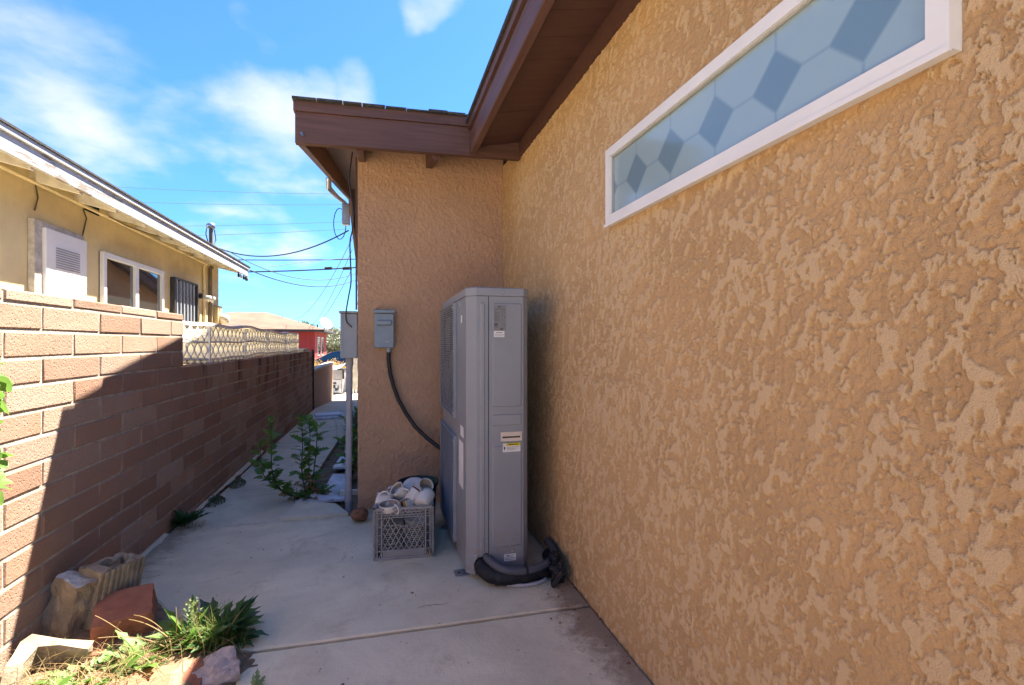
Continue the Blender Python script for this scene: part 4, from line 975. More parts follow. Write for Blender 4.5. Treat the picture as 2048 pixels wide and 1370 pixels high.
    # ink mark on the base of the front mug
    # square mustard dishes on edge
    for k in range(4):
        b = MB(); b.box(-.035, .035, -.003, .003, -.035, .035, .0025); o = link('dish', b.mesh('dish', (CERAM, CERAMB, MUSTARD, CERAM)[k])); o.matrix_world = M0 @ Matrix.Translation((.155 + .014 * k, .062 + .004 * k, .268)) @ Matrix.Rotation(1.05, 4, 'Z') @ Matrix.Rotation(-.25 - .06 * k, 4, 'X')
        tag(o, ('white square dish on edge at the front of the crate', 'dark brown square dish on edge in the middle of crate', 'mustard square dish on edge in the crate', 'white square dish behind the mustard dish in crate')[k], 'dish', 'square dishes on edge')
    o = None
    for k in range(5):
        b = MB(); b.lathe([(0, 0), (.04, 0), (.068, .007), (.066, .009), (.038, .003), (0, .003)], 26); o = link('plate', b.mesh('plate', (CERAM, CERAMG)[k % 2])); o.matrix_world = M0 @ Matrix.Translation((.205 + .002 * k, .262 + .004 * k, .278 + .009 * k)) @ Matrix.Rotation(.55, 4, 'X'); tag(o, ('lowest', 'second lowest', 'middle', 'second highest', 'topmost')[k] + ' of the tilted plates at the back of the crate behind the cups', 'plate', 'tilted plates at the back')
    # dark green pot behind
    t = thing('plant_pot', (.245, 3.16, .0), 'dark green round pot standing behind the milk crate', 'pot')
    b = MB(); b.lathe([(0, .0), (.105, 0), (.118, .27), (.128, .272), (.13, .298), (.121, .30), (.112, .26), (.098, .02), (0, .02)], 36); part(t, 'body', b, POTG)
    b = MB(); b.lathe([(0, .235), (.06, .24), (.109, .233)], 20); part(t, 'soil', b, DIRT)
build_crate()

# ------------------------------------------------------------------ rubble
def rough_box(dims, amp, seed, cuts=6, mats=None, frac=None, taper=0.0):
    import bmesh
    bm = bmesh.new(); bmesh.ops.create_cube(bm, size=1)
    bmesh.ops.subdivide_edges(bm, edges=bm.edges[:], cuts=cuts, use_grid_fill=True)
    for v in bm.verts:
        p = Vector((v.co.x * dims[0], v.co.y * dims[1], v.co.z * dims[2]))
        # round the corners a little
        e = sum(abs(abs(c) - .5) < 1e-4 for c in v.co)
        if e >= 2: p *= .975 if e == 2 else .95
        n = mnoise.noise_vector(p * 14 + Vector((seed * 3.1, 0, seed))) * amp + mnoise.noise_vector(p * 45 + Vector((seed, 5, 0))) * amp * .4
        p += n; p.x *= 1 - taper * (v.co.z + .5)
        v.co = p
    bmesh.ops.recalc_face_normals(bm, faces=bm.faces)
    me = bpy.data.meshes.new('chunk'); bm.to_mesh(me); bm.free()
    for m in mats: me.materials.append(m)
    if frac:
        for p in me.polygons: p.material_index = frac(p)
    return me
def build_rubble():
    def put(name, me, loc, rot, label, cat, group=None):
        o = link(name, me); o.location = loc; o.rotation_euler = [R(q) for q in rot]; return tag(o, label, cat, group)
    me = rough_box((.13, .09, .22), .017, 3, 9, [CINDER, CINDERG], lambda p: 1 if p.normal.z > .5 else 0)
    put('block_fragment', me, (-1.185, 2.33, .135), (-8, 12, -30), 'broken tan cinder chunk leaning on the wall, leftmost of the upright blocks', 'block', 'broken blocks by the wall')
    # hollow block on end
    t = thing('hollow_block', (-1.12, 2.42, .02), 'hollow tan cinder block standing on end with ribbed side', 'block', 'broken blocks by the wall')
    t.rotation_euler = (R(-6), R(7), R(-22))
    w, d, h = .105, .20, .235; b = MB(); rg = random.Random(3)
    out = [(-w / 2, -d / 2), (w / 2, -d / 2), (w / 2, d / 2), (-w / 2, d / 2)]; inn = [(-.026, -.055), (.026, -.055), (.026, .075), (-.026, .075)]
    def ring(p, z, j=.006): return [(x + rg.uniform(-j, j), y + rg.uniform(-j, j), z + rg.uniform(-j, j) * 2) for x, y in p]
    def dens(p, n=5): return [tuple(Vector(p[i]).lerp(Vector(p[(i + 1) % 4]), k / n)) for i in range(4) for k in range(n)]
    O, I_ = dens(out), dens(inn); n = len(O); L = [ring(O, 0), ring(O, h * .33, .002), ring(O, h * .66, .002), ring(O, h - .006), ring([(x * .96, y * .97) for x, y in O], h), ring([(x * 1.1, y * 1.06) for x, y in I_], h), ring(I_, h - .01), ring(I_, h * .4), ring(I_, 0)]
    vs = [p for r_ in L for p in r_]; b.add(vs, [(k * n + i, k * n + (i + 1) % n, (k + 1) * n + (i + 1) % n, (k + 1) * n + i) for k in range(len(L) - 1) for i in range(n)])
    part(t, 'shell', b, CINDER)
    for k in range(8):
        b = MB(); y = -d / 2 + .016 + k * .0245; b.box(w / 2 - .004, w / 2 + .006, y, y + .013, .01, h - .006, .002); part(t, 'rib', b, CINDER)
    # L-shaped shard lying in front
    b = MB(); rg = random.Random(9)
    prof = [(0, 0), (.10, -.005), (.20, .0), (.205, -.032), (.11, -.036), (.055, -.045), (.062, -.11), (.088, -.19), (.055, -.20), (.02, -.13), (-.012, -.03)]
    nn = len(prof); zs_ = [0, .035, .07, .105, .112]; vs = []
    for q, z in enumerate(zs_):
        for i, (x, y) in enumerate(prof):
            rag = rg.uniform(-.006, .006) + (-.035 if i in (7, 8) and q > 2 else 0)
            vs.append((x + rg.uniform(-.003, .003), y + rg.uniform(-.003, .003) + (.004 if q == 4 else 0), z + rag))
    b.add(vs, [(k * nn + i, k * nn + (i + 1) % nn, (k + 1) * nn + (i + 1) % nn, (k + 1) * nn + i) for k in range(4) for i in range(nn)] + [(4 * nn + 0, 4 * nn + 1, 4 * nn + 4, 4 * nn + 5), (4 * nn + 1, 4 * nn + 2, 4 * nn + 3, 4 * nn + 4), (4 * nn + 0, 4 * nn + 5, 4 * nn + 6, 4 * nn + 9, 4 * nn + 10), (4 * nn + 6, 4 * nn + 7, 4 * nn + 8, 4 * nn + 9)])
    put('block_shard', b.mesh('block_shard', CINDER), (-1.215, 2.16, .03), (14, 12, -8), 'angled shell of a broken tan block lying open among the weeds', 'block', 'broken blocks by the wall')
    # red pavers
    me = rough_box((.19, .20, .105), .008, 5, 10, [PAVER])
    put('paver', me, (-.985, 2.30, .085), (10, -4, 18), 'thick red paver tilted on the slab with a rough broken face', 'paver', 'red pavers')
    me = rough_box((.13, .10, .03), .003, 6, 6, [PAVER]); put('paver', me, (-1.03, 2.15, .03), (0, 3, 14), 'thin flat red paver lying under the tilted one', 'paver', 'red pavers')
    me = rough_box((.22, .17, .05), .003, 7, 6, [PAVER]); put('paver', me, (-.70, 1.90, .012), (4, 3, 12), 'sunlit orange paver half buried at the bottom of the weeds', 'paver', 'red pavers')
    me = rough_box((.15, .15, .06), .018, 8, 9, [STONE]); put('flat_stone', me, (-.565, 1.93, .008), (6, -10, 20), 'pinkish grey broken stone beside the pavement edge', 'stone')
    import bmesh
    bm = bmesh.new(); bmesh.ops.create_icosphere(bm, subdivisions=3, radius=.055)
    for v in bm.verts: v.co += mnoise.noise_vector(v.co * 14) * .016; v.co.z *= .88
    me = bpy.data.meshes.new('rock'); bm.to_mesh(me); bm.free(); me.materials.append(ROCKB); me.polygons.foreach_set('use_smooth', [True] * len(me.polygons))
    put('round_rock', me, (-.125, 3.36, .047), (0, 0, 0), 'round brown rock on the slab by the corner of the stucco block', 'rock')
    b = MB(); nx, ny = 34, 60; vs = []
    for j in range(ny + 1):
        for i in range(nx + 1):
            x = -1.265 + .95 * i / nx; y = 1.2 + 1.75 * j / ny; lim = -.40 if y < 2.05 else -.46 - (y - 2.05) * .95
            z = -.012 + .045 * max(0, min(1, (lim - x) / .25)) * max(0, min(1, (2.75 - y) / .3)) + .012 * mnoise.noise(Vector((x * 14, y * 14, 0))) + .008 * mnoise.noise(Vector((x * 50, y * 50, 3)))
            vs.append((x, y, z - (.05 if x > lim else 0)))
    b.add(vs, [(j * (nx + 1) + i, j * (nx + 1) + i + 1, (j + 1) * (nx + 1) + i + 1, (j + 1) * (nx + 1) + i) for j in range(ny) for i in range(nx)], True)
    struct('soil_bed', b, DIRT)
    # white boards on the path
    for k, (poly, lb) in enumerate(((((-.60, 3.92), (-.245, 3.89), (-.25, 4.62), (-.40, 4.66), (-.42, 4.3)), 'flaking white board lying on the ground beside the conduit pipe'), (((-.43, 5.0), (-.25, 4.95), (-.24, 5.75), (-.36, 5.8)), 'second white board lying further along the path behind the weeds'))):
        n = len(poly); b = MB(); b.add([(*p, .0) for p in poly] + [(*p, .018) for p in poly], [(i, (i + 1) % n, n + (i + 1) % n, n + i) for i in range(n)] + [tuple(range(n))[::-1], tuple(range(n, 2 * n))])
        o = link('white_board', b.mesh('white_board', BOARDW)); o.location.z = -.02 - .022 * k; tag(o, lb, 'board', 'white boards on the path')
    c = onZ(655, 828, -.08); b = MB(); b.box(-.28, .28, -.25, .25, 0, .03, .004); b.box(-.2, .22, -.12, .2, .031, .06, .004); o = link('white_board', b.mesh('white_board', BOARDW)); o.location = (c.x, c.y, -.10); o.rotation_euler.z = .2; tag(o, 'small stack of white boards on the path beyond the tall weeds', 'board', 'white boards on the path')
    # fallen grit round the heat pump: leaf bits
    b = MB(); rg = random.Random(20)
    for k in range(420):
        if k < 230: x = .917 - abs(rg.gauss(0, .12)); y = rg.uniform(1.3, 2.4)
        else: x = rg.uniform(-1.1, .85); y = rg.uniform(1.75, 3.4)
        s = rg.uniform(.0012, .004) if k % 9 else rg.uniform(.004, .009); a = rg.uniform(0, 6.3); M = Matrix.Translation((x, y, .0045)) @ Matrix.Rotation(a, 4, 'Z') @ Matrix.Rotation(rg.uniform(-.3, .3), 4, 'X')
        b.add([M @ Vector(p) for p in ((-s, -s * .5, 0), (s, -s * .4, 0), (s * .7, s * .5, s * .4), (-s * .5, s * .6, s * .2))], [(0, 1, 2, 3)])
    o = link('grit', b.mesh('grit', ROCKB)); tag(o, 'brown grit and leaf crumbs scattered on the pavement', 'grit', None, 'stuff')
build_rubble()

# ------------------------------------------------------------------ plants
def leaf_mesh(L, W, lobes, droop, seed, mat, n=9, fold=.25, petiole=0.12):
    rg = random.Random(seed); vs = []; fs = []
    for i in range(n + 1):
        t = i / n; x = L * t; z = L * (.25 * t - droop * t * t)
        base = max(0.0, (t - petiole) / (1 - petiole)); w = W * (math.sin(math.pi * min(1, base ** .75 * .97 + .02)) ** .7 if base > 0 else .05)
        if lobes and 0 < i < n: w *= 1.0 if i % 2 else .48
        w = max(w, W * .05); k = rg.uniform(.85, 1.15)
        vs += [(x, -w * k, z + w * fold), (x, 0, z), (x, w * rg.uniform(.85, 1.15), z + w * fold)]
        if i: a = (i - 1) * 3; fs += [(a, a + 1, a + 4, a + 3), (a + 1, a + 2, a + 5, a + 4)]
    return MB().add(vs, fs, True).mesh('leaf', mat)
LM = {k: [leaf_mesh(*a, s, m) for s in range(3)] for k, a, m in (
    ('dand', (.14, .021, True, .34), LEAF), ('dandd', (.14, .022, True, .38), LEAFD), ('oval', (.11, .022, False, .36), LEAFD), ('pale', (.12, .019, True, .4), LEAFP),
    ('weed', (.10, .030, True, .25), LEAF), ('dry', (.085, .026, True, .6), LEAFY), ('ovl', (.085, .034, False, .25), LEAF))}
def put_leaf(parent, kind, p, yaw, pitch, sc, rg, roll=0):
    o = link('leaf', LM[kind][rg.randrange(3)], parent); o.location = p; o.rotation_mode = 'XYZ'
    o.rotation_euler = (roll, -pitch, yaw); o.scale = (sc, sc, sc); return o
def rosette(loc, kinds, n, sc, seed, label, cat='weed', group=None, pit=(.15, 1.1), spread=.02, name='weed_clump'):
    rg = random.Random(seed); t = thing(name, loc, label, cat, group)
    for i in range(n):
        a = rg.uniform(0, 2 * math.pi); r = rg.uniform(0, spread)
        put_leaf(t, rg.choice(kinds), (r * math.cos(a), r * math.sin(a), rg.uniform(0, .012)), a + rg.uniform(-.4, .4), rg.uniform(*pit), sc * rg.uniform(.6, 1.25), rg, rg.uniform(-.5, .5))
    return t
def stalk_weed(loc, stems, seed, label, group=None):
    rg = random.Random(seed); t = thing('tall_weed', loc, label, 'weed', group)
    for (pts, dens_) in stems:
        P = [Vector(p) for p in pts]; cur = []
        for i in range(len(P) - 1):
            for k in range(6):
                s = k / 6; p0, p1, p2, p3 = P[max(i - 1, 0)], P[i], P[i + 1], P[min(i + 2, len(P) - 1)]
                cur.append(.5 * ((2 * p1) + (p2 - p0) * s + (2 * p0 - 5 * p1 + 4 * p2 - p3) * s * s + (3 * p1 - p0 - 3 * p2 + p3) * s ** 3))
        cur.append(P[-1]); n = len(cur)
        b = MB(); b.tube(cur, [.0055 * (1 - .6 * i / n) for i in range(n)], 6); part(t, 'stem', b, STEM)
        m = int(dens_)
        for k in range(m):
            s = .12 + .88 * (k + rg.random() * .5) / m; i = min(int(s * (n - 1)), n - 1); p = cur[i]
            kind = 'dry' if s < .33 and rg.random() < .55 else ('weed' if rg.random() < .75 else 'ovl')
            put_leaf(t, kind, p, k * 2.4 + rg.uniform(-.5, .5), rg.uniform(-.1, .7) + (.5 if s > .85 else 0), rg.uniform(.8, 1.5) * (1.05 - .35 * s), rg, rg.uniform(-.6, .6))
    return t
def blades(name, spots, n, hgt, seed, mat, label, wdt=.0018, lean=.6, cat='grass'):
    rg = random.Random(seed); b = MB()
    for k in range(n):
        cx, cy, cz, sp, hs = rg.choice(spots); x, y = cx + rg.gauss(0, sp), cy + rg.gauss(0, sp); a = rg.uniform(0, 6.3); h = hgt * hs * rg.uniform(.35, 1.2); ln = rg.uniform(.1, lean) * h; dx, dy = math.cos(a), math.sin(a); w = wdt * rg.uniform(.6, 1.3)
        vs = []; m = 4
        for i in range(m + 1):
            s = i / m; q = Vector((x + dx * ln * s * s, y + dy * ln * s * s, cz + h * (s - .35 * (ln / h) * s * s * s))); ww = w * (1 - .8 * s); vs += [q + Vector((-dy, dx, 0)) * ww, q - Vector((-dy, dx, 0)) * ww]
        b.add(vs, [(2 * i, 2 * i + 1, 2 * i + 3, 2 * i + 2) for i in range(m)], True)
    o = link(name, b.mesh(name, mat)); return tag(o, label, cat, None, 'stuff')
def build_plants():
    # tall weeds growing through the joint in the path
    b0 = Vector((-.585, 4.05, -.03))
    def rel(u, v, Y): return tuple(onY(u, v, Y) - b0)
    stalk_weed(b0, [([(0, 0, 0), rel(560, 975, 4.02), rel(544, 935, 4.02), rel(543, 880, 4.02), rel(541, 832, 4.0)], 38), ([(0, 0, 0), rel(548, 965, 4.0), rel(525, 940, 4.0), rel(520, 880, 3.98)], 24)], 1, 'tall weed with two bare curved stems and lobed leaves, nearest the block wall', 'tall weeds in the path joint')
    b1 = Vector((-.545, 4.1, -.03))
    def rel(u, v, Y): return tuple(onY(u, v, Y) - b1)
    stalk_weed(b1, [([(0, 0, 0), rel(604, 940, 4.1), rel(605, 880, 4.12), rel(603, 828, 4.12)], 44), ([(.02, .02, 0), rel(618, 930, 4.2), rel(620, 870, 4.2), rel(618, 838, 4.2)], 28), ([(.03, .0, 0), rel(632, 900, 4.15), rel(634, 850, 4.15)], 18)], 2, 'bushy green weed with three upright stems in the middle of the path', 'tall weeds in the path joint')
    rosette((-.50, 4.06, -.02), ['dry', 'dry', 'weed'], 70, .95, 3, 'low tangle of brown dry leaves at the foot of the tall weeds', pit=(.05, .6), spread=.10)
    blades('path_grass', [(-.46, 4.15, -.03, .05, 1), (-.55, 4.2, -.03, .04, .8), (-.33, 3.75, -.03, .05, .6), (-.28, 4.0, -.03, .03, 1)], 240, .10, 4, LEAFO, 'thin dull grass sprouting between path slab and board')
    # plants tucked behind the riser pipe
    for k, (x, y, sd) in enumerate(((-.235, 4.7, 5), (-.25, 5.5, 6))):
        q = Vector((x, y, -.05)); stalk_weed(q, [([(0, 0, 0), (.0, .02, .2), (.02, .0, .42 + .1 * k)], 22), ([(0, .03, 0), (-.06, .03, .18), (-.09, .02, .34 + .1 * k)], 18), ([(0, -.05, 0), (.03, -.06, .16), (.04, -.08, .28)], 14)], sd, ('leafy green weed growing behind the grey riser pipe', 'second leafy weed further along the stucco wall')[k], 'weeds along the stucco wall')
    blades('wall_grass', [(-.27, 6.6, -.06, .07, 1), (-.3, 7.3, -.07, .07, .9), (-.24, 5.9, -.06, .05, .9)], 420, .42, 7, LEAFO, 'tall arching grass along the stucco wall beyond the pipe', .004, .9)
    # at the foot of the block wall
    rosette((-1.215, 3.60, -.01), ['dandd', 'oval', 'dandd'], 55, .9, 8, 'dark green dandelion clump at the foot of the block wall', pit=(.35, 1.25), spread=.03)
    blades('dry_litter', [(-1.17, 3.55, -.005, .05, 1)], 60, .06, 81, STRAW, 'dry grass litter below the dandelion clump', .0016, 1.6)
    for k, (x, y, s, lb) in enumerate(((-1.19, 4.13, .075, 'nearest grey-green tuft of creeping weed in the wall joint'), (-1.165, 4.62, .075, 'second grey-green tuft of creeping weed in the wall joint'), (-1.15, 5.35, .08, 'farthest tuft of creeping weed at the foot of the wall'))):
        t = thing('creeping_tuft', (x, y, -.035), lb, 'weed', 'creeping tufts along the wall'); rg = random.Random(30 + k); b = MB()
        for i in range(520):
            a, r = rg.uniform(0, 6.3), s * math.sqrt(rg.random()); hh = .065 * (1 - (r / s) ** 2) + .006; c = Vector((r * math.cos(a) * .8, r * math.sin(a) * 1.5, rg.uniform(.2, 1) * hh)); l = rg.uniform(.006, .014); d = Vector((rg.uniform(-1, 1), rg.uniform(-1, 1), rg.uniform(0, 1))).normalized(); sd = d.orthogonal().normalized() * l * .35
            b.add([c - sd, c + sd, c + d * l + sd * .3, c + d * l - sd * .3], [(0, 1, 2, 3)])
        part(t, 'foliage', b, LEAFO)
    # sunlit patch at the lower left
    rosette((-.60, 2.16, 0), ['dandd', 'dandd', 'oval'], 75, 1.0, 10, 'dark green dandelion clump at the corner of the pavement', pit=(.1, 1.0), spread=.05)
    rosette((-.70, 2.16, 0), ['dand', 'pale'], 50, 1.0, 11, 'bright sow thistle clump with upright pale leaves behind the orange paver', pit=(.4, 1.4), spread=.045)
    rosette((-.83, 2.06, 0), ['dand', 'pale'], 55, .95, 12, 'sunlit dandelion clump between the flat red paver and the orange one', pit=(.1, .9), spread=.06)
    rosette((-.94, 1.98, 0), ['dand', 'pale', 'ovl'], 55, .8, 13, 'sunlit low weed below the open block shard', pit=(.1, .9), spread=.07)
    rosette((-1.02, 2.10, 0), ['ovl', 'pale'], 16, .8, 14, 'pale round-leaved weed touching the block shard', pit=(.2, .9), spread=.04)
    rosette((-.80, 1.90, 0), ['pale', 'oval', 'dry'], 34, .9, 15, 'pale drooping weed at the left end of the orange paver', pit=(.05, .6), spread=.05)
    rosette((-.40, 1.80, 0), ['pale'], 6, .45, 16, 'tiny pale seedling at the pavement edge by the bottom of the picture', pit=(.3, .9), spread=.015)
    rosette((-1.06, 1.86, 0), ['dand', 'pale', 'dry'], 50, .85, 17, 'sunlit weed among straw in the bottom left corner', pit=(.1, .8), spread=.09)
    sp = [(-1.12, 2.06, -.02, .06, 1), (-1.0, 1.95, -.02, .08, 1), (-.88, 2.0, -.02, .07, 1), (-.78, 2.05, -.02, .06, 1), (-.66, 2.12, -.02, .05, 1.3), (-1.15, 1.9, -.02, .08, 1), (-.9, 1.86, -.02, .1, .8), (-1.0, 1.75, -.02, .1, .8)]
    blades('dry_grass', [(a, b, .012, d, e) for a, b, c, d, e in sp], 650, .11, 18, STRAW, 'dry straw coloured grass between the rubble', .0014, 1.7)
    blades('green_grass', [(-.62, 2.13, -.01, .035, 1), (-.68, 2.1, -.01, .03, .8), (-.57, 2.1, -.01, .03, .7)], 620, .15, 19, LEAF, 'dense green grass blades in the dandelion clump', .0022, .8)
    blades('litter', [(a, b, .02, d, e) for a, b, c, d, e in sp], 1200, .025, 21, STRAW, 'fine dead leaf litter on the dirt', .003, 2.2)
    # long dry flower stalks
    rg = random.Random(23); t = thing('dry_stalks', (-.78, 2.12, 0), 'long bent dry straw stalks arching over the weeds', 'weed')
    for k, uv in enumerate((((280, 1290), (230, 1245), (190, 1227)), ((330, 1290), (280, 1262), (196, 1272)), ((372, 1290), (350, 1215), (379, 1195)), ((345, 1280), (310, 1230), (268, 1226)), ((335, 1270), (300, 1240), (258, 1235)), ((388, 1290), (388, 1240), (386, 1205)), ((440, 1290), (470, 1225), (492, 1208)), ((225, 1290), (222, 1262), (240, 1240)), ((470, 1330), (500, 1320), (530, 1325)), ((480, 1300), (510, 1320), (512, 1335)), ((350, 1300), (355, 1250), (352, 1210)), ((395, 1280), (392, 1215), (394, 1198)))):
        P = [onY(u, v, 2.10 + rg.uniform(-.05, .05)) - Vector((-.78, 2.12, 0)) for u, v in uv]; pts = [(P[0] * (1 - s) + P[1] * s) * (1 - s) + (P[1] * (1 - s) + P[2] * s) * s for s in np.linspace(0, 1, 9)]
        b = MB(); b.tube(pts, [.0022 * (1 - .5 * i / 9) for i in range(9)], 5); part(t, 'stalk', b, STRAW)
    b = MB()
    for i in range(140):
        c = onY(386, 1235, 2.1) - Vector((-.78, 2.12, 0)) + Vector((rg.gauss(0, .009), rg.gauss(0, .012), rg.uniform(-.06, .075))); l = .012; d = Vector((rg.uniform(-1, 1), rg.uniform(-1, 1), rg.uniform(.2, 1))).normalized(); sd = d.orthogonal().normalized() * l * .3; b.add([c - sd, c + sd, c + d * l], [(0, 1, 2)])
    part(t, 'seed_head', b, LEAFP)
    # shrub at the left edge, close to the camera
    q = Vector((-1.14, 1.62, -.02)); t = thing('shrub', q, 'bright green leafy shrub poking in at the left edge', 'shrub'); rg = random.Random(40)
    for k, (u, v) in enumerate(((2, 742), (-2, 800), (4, 905), (-4, 935), (-14, 770), (-20, 860), (0, 960))):
        p = onX(u, v, -1.12 + .02 * (k % 3)) - q; b = MB(); b.tube([(0, 0, 0), (p.x * .3 - .03, p.y * .2 - .02, p.z * .55), (p.x - .02, p.y - .03, p.z)], .004, 5); part(t, 'stem', b, STEMG)
        for j in range(7): put_leaf(t, 'ovl', p + Vector((-.012, -.02 - .008 * j, rg.uniform(-.02, .02))), rg.uniform(-.6, 1.6), rg.uniform(-.9, .9), rg.uniform(.5, .85), rg, rg.uniform(-1, 1))
build_plants()

# ------------------------------------------------------------------ beyond the alley
def build_far():
    # bin
    c = Vector((-1.37, 18.0, -.60)); t = thing('trash_bin', c, 'grey wheeled bin with its pale lid hanging open at the end of the path', 'bin', None, -.25)
    def frus(b, x0, y0, z0, x1, y1, z1):
        return b.add([(-x0, -y0, z0), (x0, -y0, z0), (x0, y0, z0), (-x0, y0, z0), (-x1, -y1, z1), (x1, -y1, z1), (x1, y1, z1), (-x1, y1, z1)], [(0, 3, 2, 1), (4, 5, 6, 7), (0, 1, 5, 4), (1, 2, 6, 5), (2, 3, 7, 6), (3, 0, 4, 7)])
    part(t, 'body', frus(MB(), .22, .25, .04, .28, .33, .86), BINP)
    b = MB(); b.box(-.31, .31, -.36, .36, .862, .895, .01); part(t, 'rim', b, RUBBER)
    b = MB(); vs = []; n = 9
    for j in range(3):
        for i in range(n):
            x = -.34 + .68 * i / (n - 1); s = x / .34; vs.append((x, -.37 + .12 * j, .90 + .02 + .11 * s * s + (.05 * j) - .05 * (1 - abs(s)) * (j == 0)))
    b.add(vs, [(j * n + i, j * n + i + 1, (j + 1) * n + i + 1, (j + 1) * n + i) for j in range(2) for i in range(n - 1)], True); part(t, 'lid', b, BINL)
    b = MB(); b.box(-.19, .19, -.335, -.29, .56, .80, .01); part(t, 'front_recess', b, BINP)
    b = MB(); b.box(-.2, .2, -.318, -.28, .08, .52, .005); pn = part(t, 'front_panel', b, BINL)
    b = MB(); b.box(-.06, .05, -.3215, -.3195, .38, .45); b.box(-.08, .02, -.3215, -.3195, .24, .36); b.box(-.13, -.06, -.3215, -.3195, .17, .28); b.box(.0, .09, -.3215, -.3195, .15, .25); b.box(.09, .13, -.3215, -.3195, .17, .33); link('printed_mark', b.mesh('printed_mark', simple('mark_dark', (.05, .05, .07), .7)), pn)
    for sx in (-1, 1):
        b = MB(); b.lathe([(0, -.03), (.11, -.03), (.125, -.02), (.125, .02), (.11, .03), (0, .03)], 16, Matrix.Translation((sx * .29, .27, .125)) @ Matrix.Rotation(R(90), 4, 'Y')); part(t, 'wheel', b, RUBBER)
        b = MB(); b.bar((sx * .30, -.34, .56), (sx * .30, -.36, .86), .05, .05, (0, 1, 0)); part(t, 'side_handle', b, RUBBER)
    # pale fence right of the bin
    t = thing('picket_gate', (-.75, 18.2, -.62), 'pale wooden gate between the bin and the stucco wall', 'gate')
    for k in range(6):
        b = MB(); b.box(-.22 + .1 * k, -.13 + .1 * k, 0, .02, 0, 1.35); part(t, 'picket', b, FENCEW)
    b = MB(); b.box(-.23, .38, .021, .05, .3, .36); b.box(-.23, .38, .021, .05, 1.1, 1.16); part(t, 'cross_bar', b, FENCEW)
    # yellow flowering shrubs
    rg = random.Random(50)
    for k, (x, y, z, sx, sz, lb) in enumerate(((-1.85, 22.3, -.78, .75, 1.2, 'yellow and peach flowering shrub behind the open bin'), (-2.75, 22.5, -.78, .8, 1.2, 'yellow flowering shrub behind the low garden wall'), (-.9, 22.1, -.78, .7, 1.2, 'yellow flowering shrub behind the riser pipe'))):
        t = thing('flowering_shrub', (x, y, z), lb, 'shrub', 'flowering shrubs by the road'); b = MB(); g = MB()
        for i in range(2600):
            a = rg.uniform(0, 6.3); r = sx * math.sqrt(rg.random()); hh = sz * (1 - .45 * (r / sx) ** 2) * (rg.random() ** .35) * (1 + .12 * math.sin(a * 5)); c = Vector((r * math.cos(a), r * math.sin(a), hh)); l = rg.uniform(.03, .07); d = Vector((rg.gauss(0, .5), rg.gauss(0, .5), 1)).normalized(); sd = d.orthogonal().normalized() * l * .3
            (b if hh > .55 * sz and rg.random() < .85 else g).add([c - sd, c + sd, c + d * l], [(0, 1, 2)])
        part(t, 'blooms', b, FLOWY); part(t, 'foliage', g, LEAFO)
        s = MB(); s.tube([(0, 0, 0), (.02, 0, sz * .5)], .03, 6); part(t, 'stem', s, BARK)
    # blue car, facing left
    c = atD(630, 760, 27.0); c.z = -.745; t = thing('parked_car', (c.x + 1.15, c.y, c.z), 'dark blue sedan parked on the road beyond the wall', 'car')
    W2 = .86
    prof = [(-2.2, .35), (-2.2, .70), (-1.95, .86), (-1.0, .98), (.95, 1.02), (2.0, 1.0), (2.2, .85), (2.2, .35)]
    b = MB(); b.prism(prof, -W2, W2, 1); part(t, 'body', b, CARB)
    cab = [(-1.15, .97), (-.25, 1.44), (.15, 1.50), (.9, 1.48), (1.75, 1.03)]
    b = MB(); n = 5; vs = [(x, -W2 + .03 + .16 * (z - .97) / .5, z) for x, z in cab] + [(x, W2 - .03 - .16 * (z - .97) / .5, z) for x, z in cab]
    b.add(vs, [(i, (i + 1) % n, n + (i + 1) % n, n + i) for i in range(n)] + [tuple(range(n)), tuple(range(n, 2 * n))[::-1]]); part(t, 'cabin', b, CARB)
    def sidewin(pts, nm): 
        b = MB(); vs = [(x, -W2 + .022 + .16 * (z - .97) / .5, z) for x, z in pts]; b.add(vs, [tuple(range(len(pts)))]); part(t, nm, b, GLASSC)
    sidewin([(-.95, 1.03), (-.22, 1.39), (.25, 1.43), (.28, 1.04)], 'side_window'); sidewin([(.36, 1.04), (.34, 1.43), (.85, 1.41), (1.40, 1.08)], 'side_window')
    b = MB(); b.add([(-1.14, -.72, 1.0), (-1.14, .72, 1.0), (-.29, .60, 1.435), (-.29, -.60, 1.435)], [(0, 1, 2, 3)]); b.v = [(x - .012, y, z + .012) for x, y, z in b.v]; part(t, 'windshield', b, GLASSB)
    for sx in (-1.4, 1.4):
        for sy in (-1, 1):
            b = MB(); b.lathe([(0, -.1), (.24, -.1), (.32, -.08), (.32, .08), (.24, .1), (0, .1)], 20, Matrix.Translation((sx, sy * (W2 - .08), .32)) @ Matrix.Rotation(R(90), 4, 'X')); wh = part(t, 'wheel', b, RUBBER)
            b = MB(); b.lathe([(0, .0), (.2, .0), (.2, .012), (0, .012)], 14, Matrix.Translation((sx, sy * (W2 + .03), .32)) @ Matrix.Rotation(R(90), 4, 'X')); link('rim', b.mesh('rim', STEEL), wh)
    b = MB(); b.box(-.82, -.65, -W2 - .12, -W2 + .02, 1.0, 1.1, .02); part(t, 'mirror', b, CARB)
    b = MB(); b.box(-2.21, -2.12, -.75, -.4, .68, .8, .01); part(t, 'headlight', b, GLASSB)
    # red house across the road
    X1, Y0, Y1, X0 = -5.07, 42.9, 52.0, -19; zg, ze = -1.2, 2.15; t = thing('red_house', ((X0 + X1) / 2, 47, zg), 'red board sided house with low tan hip roof across the road', 'house')
    b = MB(); b.box(X0, X1, Y0, Y1, zg, ze); wpart(t, 'wall', b, RED)
    for k in range(28):
        x = X1 - .3 - k * .45; b = MB(); b.box(x, x + .06, Y0 - .03, Y0 + .01, zg, ze); wpart(t, 'batten', b, RED)
